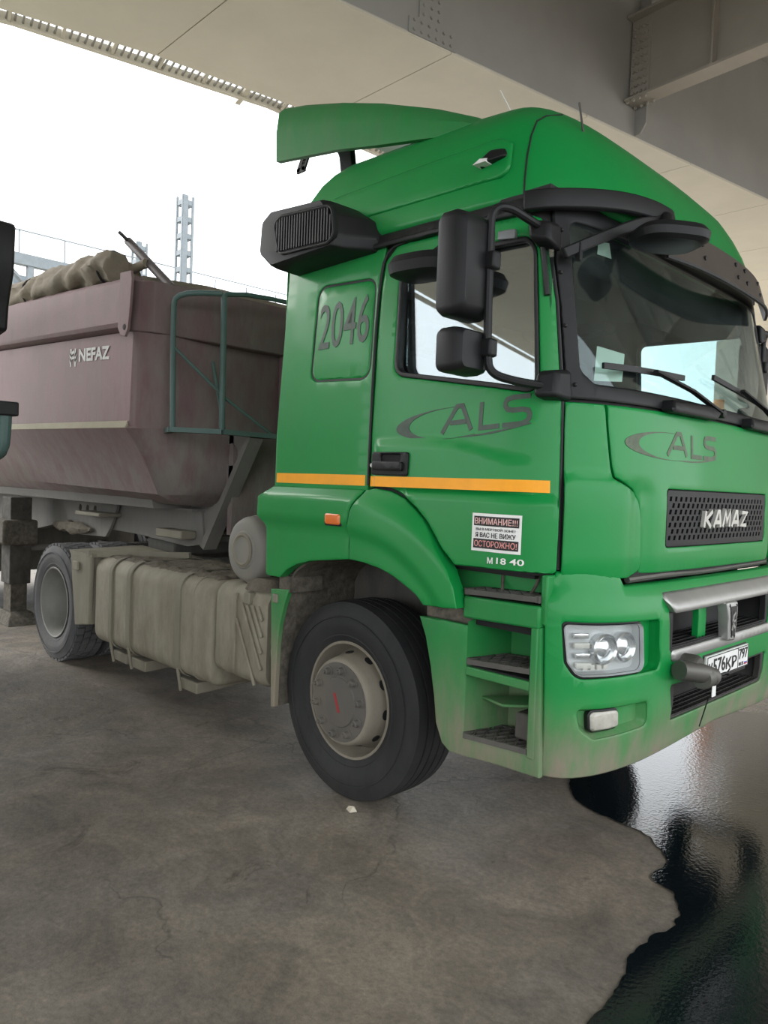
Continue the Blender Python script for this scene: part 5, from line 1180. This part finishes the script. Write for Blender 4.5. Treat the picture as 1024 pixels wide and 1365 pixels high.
T('front_rim', MB().loft([[(-2.44, -1.25, 2.70), (-2.44, -1.25, 3.07), (-2.50, -1.15, 3.09), (-2.50, -1.15, 2.70)], [(-2.24, -1.14, 2.68), (-2.24, -1.14, 3.05), (-2.34, -1.08, 3.07), (-2.34, -1.08, 2.68)], [(-2.12, -.7, 2.66), (-2.12, -.7, 3.04), (-2.24, -.7, 3.06), (-2.24, -.7, 2.66)], [(-2.10, .0, 2.66), (-2.10, .0, 3.04), (-2.22, 0, 3.06), (-2.22, 0, 2.66)], [(-2.12, .7, 2.66), (-2.12, .7, 3.04), (-2.24, .7, 3.06), (-2.24, .7, 2.66)], [(-2.44, 1.25, 2.70), (-2.44, 1.25, 3.07), (-2.50, 1.15, 3.09), (-2.50, 1.15, 2.70)]]), TREDF, body, bev=.01)
T('dust_ledge', MB().loft([[(x, -1.225, zt(x, 2.00, 2.06)), (x, -1.232, zt(x, 2.04, 2.10)), (x, -1.252, zt(x, 1.988, 2.048)), (x, -1.235, zt(x, 1.97, 2.03))] for x in (-9, -5.16, -2.43)]), TRIM, body)
# hydraulic cylinder housing on the front wall
hy = T('cylinder_housing', MB().loft([[(-2.22, .0, 1.6), (-2.0, .05, 1.6), (-1.93, .25, 1.6), (-1.95, .6, 1.6), (-2.22, .7, 1.6)], [(-2.22, -.05, 2.2), (-1.9, 0, 2.2), (-1.80, .25, 2.2), (-1.85, .6, 2.2), (-2.22, .7, 2.2)], [(-2.22, -.05, 2.9), (-1.8, .0, 2.9), (-1.70, .25, 2.9), (-1.75, .6, 2.9), (-2.22, .7, 2.9)]]), TREDF, body, bev=.03)
T('lift_cylinder', MB().lathe([(0, 0), (.11, 0), (.11, .7), (.09, .72), (.09, 1.3), (.07, 1.32), (.07, 1.65), (0, 1.65)], (-1.62, .35, 1.15), axis='z', n=24), mat('shaded_hydraulic_green', (.035, .05, .045), .6), hy)  # dark grey-green has the shadow on the cylinder painted in
T('warning_sticker', MB().lathe([(.114, 1.12), (.114, 1.27)], (-1.62, .35, 1.15), axis='z', n=24), mat('yellow_sticker', (.6, .45, .05), .5), hy)
def tside(a, z, o=0): return (a, -1.212-o, z)
decal('trailer_lettering', text2d('NEFAZ', -3.37, 2.545, .575, .105, .035), lambda a, z, o=0: tside(a, z-.055*(a+3.1), o+.004), mat('pale_trailer_print', (.5, .49, .48), .6), body)
ex, ez = -3.49, 2.583
decal('trailer_emblem', merge2([ribbon([(ex-.045, ez-.075), (ex-.045, ez+.075)], .026), ribbon([(ex+.045, ez-.075), (ex+.045, ez+.075)], .026), ribbon([(ex-.07, ez-.035), (ex, ez+.005), (ex+.07, ez-.035)], .022), ribbon([(ex-.07, ez+.01), (ex, ez+.05), (ex+.07, ez+.01)], .022)]), lambda a, z, o=0: tside(a, z-.055*(a+3.1), o+.004), mat('pale_trailer_emblem', (.5, .49, .48), .6), body)
# tarpaulin roll
tp_ = catm([(-9, -1.12, 3.45), (-7, -1.12, 3.45), (-5.5, -1.12, 3.41), (-4.6, -1.12, 3.40), (-3.9, -1.12, 3.37), (-3.3, -1.12, 3.335), (-3.0, -1.12, 3.31), (-2.84, -1.12, 3.28), (-2.80, -1.12, 3.25)], 14)
V = []; n = 26; k = 0; mb = MB()
for i, p in enumerate(tp_):
    end = min(1, (len(tp_)-1-i)/6+.35)
    for j in range(n):
        a = 2*PI*j/n; r = (.135+.015*math.sin(a*2+p.x*1.4)+.030*mn.noise(Vector((p.x*3.2+a*1.6, a*1.5, 0)))+.014*math.sin(p.x*17+a*3+4*mn.noise(Vector((p.x*2, 0, 0))))+.012*mn.noise(Vector((p.x*11, a*3, 5))))*end
        V.append((p.x, p.y+r*math.cos(a)*1.05, p.z-.05+r*math.sin(a)*1.0))
mb.add(V, [(i*n+j, i*n+(j+1) % n, (i+1)*n+(j+1) % n, (i+1)*n+j) for i in range(len(tp_)-1) for j in range(n)]+[tuple(range((len(tp_)-1)*n, len(tp_)*n))])
T('tarpaulin_roll', mb, TARP, angle=60)
for x in (-2.97, -4.6): T('tarp_strap', MB().tube([(x, -1.12+.142*math.cos(t), zt(x, 3.245, 3.345)+.142*math.sin(t)) for t in [i*PI/8 for i in range(-3, 13)]], .010, 6), SEAL)
T('tarp_cover', MB().loft([[(x, -1.05, zt(x, 3.16, 3.30)), (x, -.5, zt(x, 3.2, 3.36)), (x, .5, zt(x, 3.2, 3.36)), (x, 1.2, zt(x, 3.12, 3.30)), (x, 1.2, zt(x, 3.08, 3.27)), (x, -1.05, zt(x, 3.10, 3.27))] for x in (-9, -6, -4, -3, -2.6)]), TARP)
cr = T('tarp_crank', MB().tube([(-2.25, -1.0, 3.03), (-2.98, -1.0, 3.52)], .034, 12), mat('dark_crank_steel', (.075, .06, .06), .6))
T('crank_handle', MB().tube([(-2.97, -1.0, 3.51), (-2.93, -1.06, 3.53), (-2.86, -1.13, 3.53)], .014, 8), CHASSIS, cr)
T('crank_shaft', MB().tube([(-3.05, -1.05, 3.24), (-2.60, -1.03, 3.27)], .035, 12), TARP, cr)
# guard frame ahead of the front wall
gd = T('guard_frame', MB().tube([(-2.04, -1.08, 1.975), (-2.08, -1.08, 2.86), (-2.06, -1.07, 2.925), (-1.98, -1.00, 2.955), (-1.86, -.82, 2.965)], .020, 10, smoothen=1), TGREEN)
T('guard_post', MB().tube([(-1.84, -.80, 1.985), (-1.86, -.80, 2.965)], .023, 10), TGREEN, gd); T('guard_post', MB().tube([(-1.84, -.78, 1.99), (-2.05, -.76, 2.50)], .014, 8), TGREEN, gd)
T('guard_rail', MB().tube([(-1.86, -.80, 2.965), (-1.85, -.55, 3.01), (-1.85, .1, 3.02), (-1.85, .9, 3.0)], .018, 8, smoothen=1), TGREEN, gd)
def slab(a, b_, z, w=.07, h=.035): return MB().bar((a[0], a[1], z), (b_[0], b_[1], z), w, h)
T('guard_step', slab((-2.05, -1.09), (-1.84, -.80), 1.975), TGREEN, gd); T('guard_step', slab((-1.84, -.80), (-1.82, .9), 1.975), TGREEN, gd); T('guard_step', slab((-2.05, -1.09), (-2.3, -1.0), 1.975, .04), TGREEN, gd)
T('guard_brace', MB().tube([(-2.06, -1.07, 2.56), (-1.86, -.76, 2.22), (-1.84, -.36, 1.99)], .012, 8), TGREEN, gd)
# front bracket plates with round openings
def circ(cx_, cz_, r, n=18): return [(cx_+r*math.cos(2*PI*i/n), cz_+r*math.sin(2*PI*i/n)) for i in range(n)]
for sg in (1, -1):
    bp_ = panel('front_bracket', fillet([(-2.86, 1.385), (-2.52, 1.10), (-2.44, 1.12), (-1.84, 1.93), (-1.86, 1.985), (-2.42, 1.985), (-2.60, 1.70)], .03), plane_side(-.50*sg, -sg), TFRAME, trailer, holes=[circ(-2.51, 1.51, .085), circ(-2.37, 1.67, .115), circ(-2.17, 1.83, .085)], th=.03, res=.08, bev=.004)
    T('bracket_flange', MB().hexa([(-2.50, -.56*sg, 1.09), (-2.44, -.56*sg, 1.06), (-2.44, -.44*sg, 1.06), (-2.50, -.44*sg, 1.09), (-1.87, -.56*sg, 1.97), (-1.83, -.56*sg, 1.95), (-1.83, -.44*sg, 1.95), (-1.87, -.44*sg, 1.97)]), TFRAME, bp_)
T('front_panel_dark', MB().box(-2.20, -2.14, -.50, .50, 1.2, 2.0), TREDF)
# frame
def beam(name, pts_top, pts_bot, y0, y1, M):
    poly = pts_top+list(reversed(pts_bot)); return T(name, MB().prism(poly, y0, y1), M)
for sg in (1, -1):
    y0, y1 = sorted((-.52*sg, -.40*sg)); fr = T('trailer_rail', MB().prism([(-9, 1.38), (-2.55, 1.38), (-2.50, 1.10), (-2.75, 1.06), (-3.6, 1.10), (-5.3, 1.12), (-6.2, .98), (-9, .98)], y0, y1), TFRAME)
    y0, y1 = sorted((-.62*sg, -.36*sg)); T('rail_flange', MB().box(-9, -2.53, y0, y1, 1.365, 1.385), TFRAME, fr)
T('body_sill', MB().loft([[(x, y, z) for y, z in ((-.86, 1.46), (-.84, 1.38), (.84, 1.38), (.86, 1.46))] for x in (-9, -2.75)]), TFRAME)
T('king_pin', MB().lathe([(0, 0), (.05, 0), (.05, .1), (0, .1)], (-3.35, 0, 1.10), axis='z', n=16), STEEL); T('coupling_plate', MB().box(-4.2, -2.6, -.5, .5, 1.16, 1.19), TFRAME)
T('side_bracket', MB().box(-3.05, -2.62, -.66, -.52, 1.13, 1.20), STRAP, bev=.01); T('side_bracket', MB().box(-4.55, -4.0, -.74, -.52, 1.235, 1.275), STRAP, bev=.01)
pk = panel('leg_bracket', fillet([(-5.35, 1.37), (-3.98, 1.37), (-4.15, 1.12), (-4.25, 1.03), (-5.15, 1.0), (-5.2, 1.2)], .03), plane_side(-.56), TFRAME, trailer, holes=[circ(-4.50, 1.29, .035), circ(-4.68, 1.29, .035), circ(-4.86, 1.29, .035)], th=.03, res=.1, bev=.004)
b = MB(); V = []
for i in range(25):
    for j in range(12):
        a = 2*PI*j/12; x = -5.45+.95*i/24; r = (.02+.045*math.sin(PI*i/24)+.03*mn.noise(Vector((x*5, a, 1))))
        V.append((x, -.60+r*math.cos(a)*.8, 1.08+r*math.sin(a)+.03*mn.noise(Vector((x*9, 0, 0)))))
b.add(V, [(i*12+j, i*12+(j+1) % 12, (i+1)*12+(j+1) % 12, (i+1)*12+j) for i in range(24) for j in range(12)]+[tuple(range(12)), tuple(range(288, 300))]); T('clogged_mud', b, MUDDY, pk)
for sg in (1, -1):
    lg = T('landing_leg', MB().box(-5.92, -5.64, min(-.98*sg, -.76*sg), max(-.98*sg, -.76*sg), .42, 1.36), mat('muddy_leg_steel', (.075, .068, .06), .9, bump=.01, bscale=20, var=.4, vscale=10), bev=.01)
    T('leg_inner_tube', MB().box(-5.90, -5.67, min(-.955*sg, -.785*sg), max(-.955*sg, -.785*sg), .1, .45), LINER, lg, bev=.008)
    T('leg_foot', MB().hexa([(-6.1, -1.06*sg, 0.0), (-5.42, -1.06*sg, 0.0), (-5.42, -.68*sg, 0.0), (-6.1, -.68*sg, 0.0), (-5.95, -.98*sg, .12), (-5.60, -.98*sg, .12), (-5.60, -.76*sg, .12), (-5.95, -.76*sg, .12)]), LINER, lg, bev=.01)
    T('leg_gearbox', MB().box(-5.98, -5.55, min(-1.08*sg, -.72*sg), max(-1.08*sg, -.72*sg), .85, 1.12), LINER, lg, bev=.03)
T('leg_cross_tube', MB().tube([(-5.78, -.78, .80), (-5.78, .78, .80)], .035, 10), TFRAME)
T('suspension_box', MB().box(-8.8, -6.6, -.9, .9, .45, 1.0), CHASSIS)
for x in (-8.3, -7.0):
    for sg in (1, -1):
        ty, c = wheel(x, -1.08*sg, .515, .29, False, RUBBERD, parent=trailer, sg=sg)
        T('rim', MB().lathe([(.300, -sg*.128), (.308, -sg*.136), (.284, -sg*.11), (.26, -sg*.03), (.25, sg*.09), (0, sg*.10)], c, n=40), RIMG, ty)

#BACKGROUND
# neighbouring truck at the left edge: cab corner with its mirror reaching into the frame
nb = empty('parked_truck', (-4.3, -3.3, 0), 'neighbouring truck of which only the dark mirror and arm show at left edge', 'truck')
nb_cab = MB().box(-5.4, -3.2, -4.6, -2.55, 1.0, 3.3).build('cab_body', GREEN2, nb, bev=.12, seg=3)
MB().box(-5.35, -3.18, -4.55, -2.6, .5, .98).build('bumper', BLACK, nb, bev=.05)
MB().box(-3.22, -3.18, -4.4, -2.75, 2.0, 2.9).build('windscreen', DARK, nb, bev=.02)
for x in (-4.6,):
    for y in (-4.4, -2.75): MB().lathe([(0, -.15), (.3, -.15), (.5, -.12), (.51, 0), (.5, .12), (.3, .15), (0, .15)], (x, y, .51), n=40).build('tyre', RUBBER, nb)
# mirror outline measured at y = -2.2
hv = [(-2.60, 3.20), (-2.20, 3.178), (-2.045, 3.135), (-2.03, 3.11), (-2.045, 2.84), (-2.11, 2.70), (-2.125, 2.66), (-2.15, 2.50), (-2.60, 2.45)]
MB().prism(hv, -2.30, -2.16).build('mirror_housing', BLACK, nb, bev=.02)
MB().box(-2.45, -1.92, -2.28, -2.16, 1.965, 2.05).build('handrail_cap', BLACK, nb, bev=.01)
mbb = MB(); mbb.tube([(-1.97, -2.22, 1.99), (-1.98, -2.22, 1.86), (-2.01, -2.22, 1.76), (-2.15, -2.22, 1.72), (-2.5, -2.25, 1.72)], .035, 10, smoothen=1); mbb.build('handrail', TGREEN, nb)
mbb = MB(); mbb.tube([(-2.5, -2.25, 1.70), (-3.3, -2.7, 1.75)], .03, 8); mbb.tube([(-2.5, -2.22, 2.6), (-3.3, -2.7, 2.7)], .03, 8); mbb.tube([(-2.42, -2.22, 2.0), (-3.3, -2.7, 2.1)], .03, 8); mbb.build('mirror_arms', BLACK, nb)

# truss bridge far behind, along x = -30
tr = empty('truss_bridge', (-30, 10, 0), 'pale blue steel truss bridge beyond the trailer at left', 'bridge')
def TB(name, p, q, w, h): return MB().bar(p, q, w, h).build(name, TRUSSM, tr, smooth=False)
TB('top_chord', (-30, -6, 10.35), (-30, 40, 10.55), .35, .45); TB('top_chord', (-33.5, -6, 10.3), (-33.5, 40, 10.5), .35, .45)
TB('bottom_chord', (-30, -6, 6.6), (-30, 40, 6.8), .35, .45); TB('bottom_chord', (-33.5, -6, 6.6), (-33.5, 40, 6.8), .35, .45)
for k in range(20):
    y = -4+k*2.1
    TB('vertical_post', (-30, y+1.05, 6.7), (-30, y+1.05, 10.4), .25, .25); TB('cross_strut', (-30, y, 10.1), (-33.5, y, 10.1), .2, .25); TB('cross_strut', (-30, y+1.05, 9.2), (-33.5, y+1.05, 9.2), .2, .25)
    TB('diagonal', (-30, y, 10.3), (-30, y+1.05, 6.8), .22, .22); TB('diagonal', (-30, y+2.1, 10.3), (-30, y+1.05, 6.8), .22, .22)
    TB('roof_brace', (-30, y, 10.2), (-33.5, y+2.1, 10.2), .15, .15); TB('diagonal', (-33.5, y, 10.3), (-33.5, y+1.05, 6.8), .2, .2); TB('diagonal', (-33.5, y+2.1, 10.3), (-33.5, y+1.05, 6.8), .2, .2)
for k in range(18):
    y = -4+k*1.85; TB('rail_post', (-30, y, 10.5), (-30, y, 11.6), .05, .05)
TB('handrail', (-30, -6, 11.45), (-30, 40, 11.95), .05, .05)
for y in (-4, 18, 38):
    for x in (-30, -33.5): TB('support_leg', (x, y, 0), (x, y, 6.6), .5, .5)
# lattice masts
def mast(x, y, w, h, lab):
    e = empty('lattice_mast', (x, y, 0), lab, 'mast')
    for dy in (-w/2, w/2):
        MB().bar((x, y+dy, 0), (x, y+dy, h), .10, .10).build('mast_leg', TRUSSM, e, smooth=False); MB().bar((x-w, y+dy, 0), (x-w, y+dy, h), .10, .10).build('mast_leg', TRUSSM, e, smooth=False)
    z = .6
    b = MB()
    while z < h:
        for xx in (x, x-w): b.bar((xx, y-w/2, z), (xx, y+w/2, z), .06, .22)
        for dy in (-w/2, w/2): b.bar((x, y+dy, z), (x-w, y+dy, z), .06, .22)
        z += .75
    b.build('mast_batten', TRUSSM, e, smooth=False)
    MB().box(x+.05, x+.07, y-w/2-.02, y-.02, 8, h).build('mast_face', TRUSSM, e, smooth=False)
mast(-28, 13.6, .5, 14.4, 'tall pale lattice mast rising above the trailer'); mast(-36, 15.4, .55, 14.4, 'shorter looking lattice mast farther back, left of the tall one')
# fence / sheet stack seen beneath the trailer
fe = empty('sheet_fence', (-13, 4, 0), 'low cream corrugated sheet barrier seen in the gap beneath the trailer frame', 'fence')
b = MB(); n = 90; V = []
for i in range(n+1):
    x = -18+i*.1; y = 4+(.03 if i % 2 else -.03); V += [(x, y, .01), (x, y, .95), (x, y+.02, .01), (x, y+.02, .95)]
b.add(V, [f for i in range(n) for f in ((4*i, 4*i+4, 4*i+5, 4*i+1), (4*i+2, 4*i+3, 4*i+7, 4*i+6), (4*i+1, 4*i+5, 4*i+7, 4*i+3))]); b.build('corrugated_sheet', FENCE, fe, smooth=False)
for i in range(5): MB().box(-18+i*2.2, -17.92+i*2.2, 3.9, 3.96, 0, 1.0).build('fence_post', TRUSSM, fe, smooth=False)
# orange post reflected in the puddle
op = empty('marker_post', (-2.25, 9.2, 0), 'orange post beyond the truck, seen as a reflection in the puddle', 'post')
MB().lathe([(0, 0), (.085, 0), (.085, 3.3), (0, 3.32)], (-2.25, 9.2, .0), axis='z', n=14).build('post_tube', POLEO, op); MB().lathe([(0, 0), (.16, 0), (.16, .02), (0, .02)], (-2.25, 9.2, .012), axis='z', n=14).build('post_foot', STEEL, op)

st_ = mk('stone_chip', [(x-.17, y+.08, z) for x, y, z in [(.29, -1.33, 0), (.335, -1.345, 0), (.35, -1.31, 0), (.31, -1.295, 0), (.305, -1.325, .02), (.33, -1.32, .024), (.325, -1.305, .018)]], [(0, 1, 5, 4), (1, 2, 5), (2, 6, 5), (2, 3, 6), (3, 0, 4), (3, 4, 6), (4, 5, 6), (0, 3, 2, 1)], mat('pale_stone', (.5, .45, .36), .9), smooth=False)
setp(st_, 'small pale stone chip on the floor in front of the front tyre', 'stone')
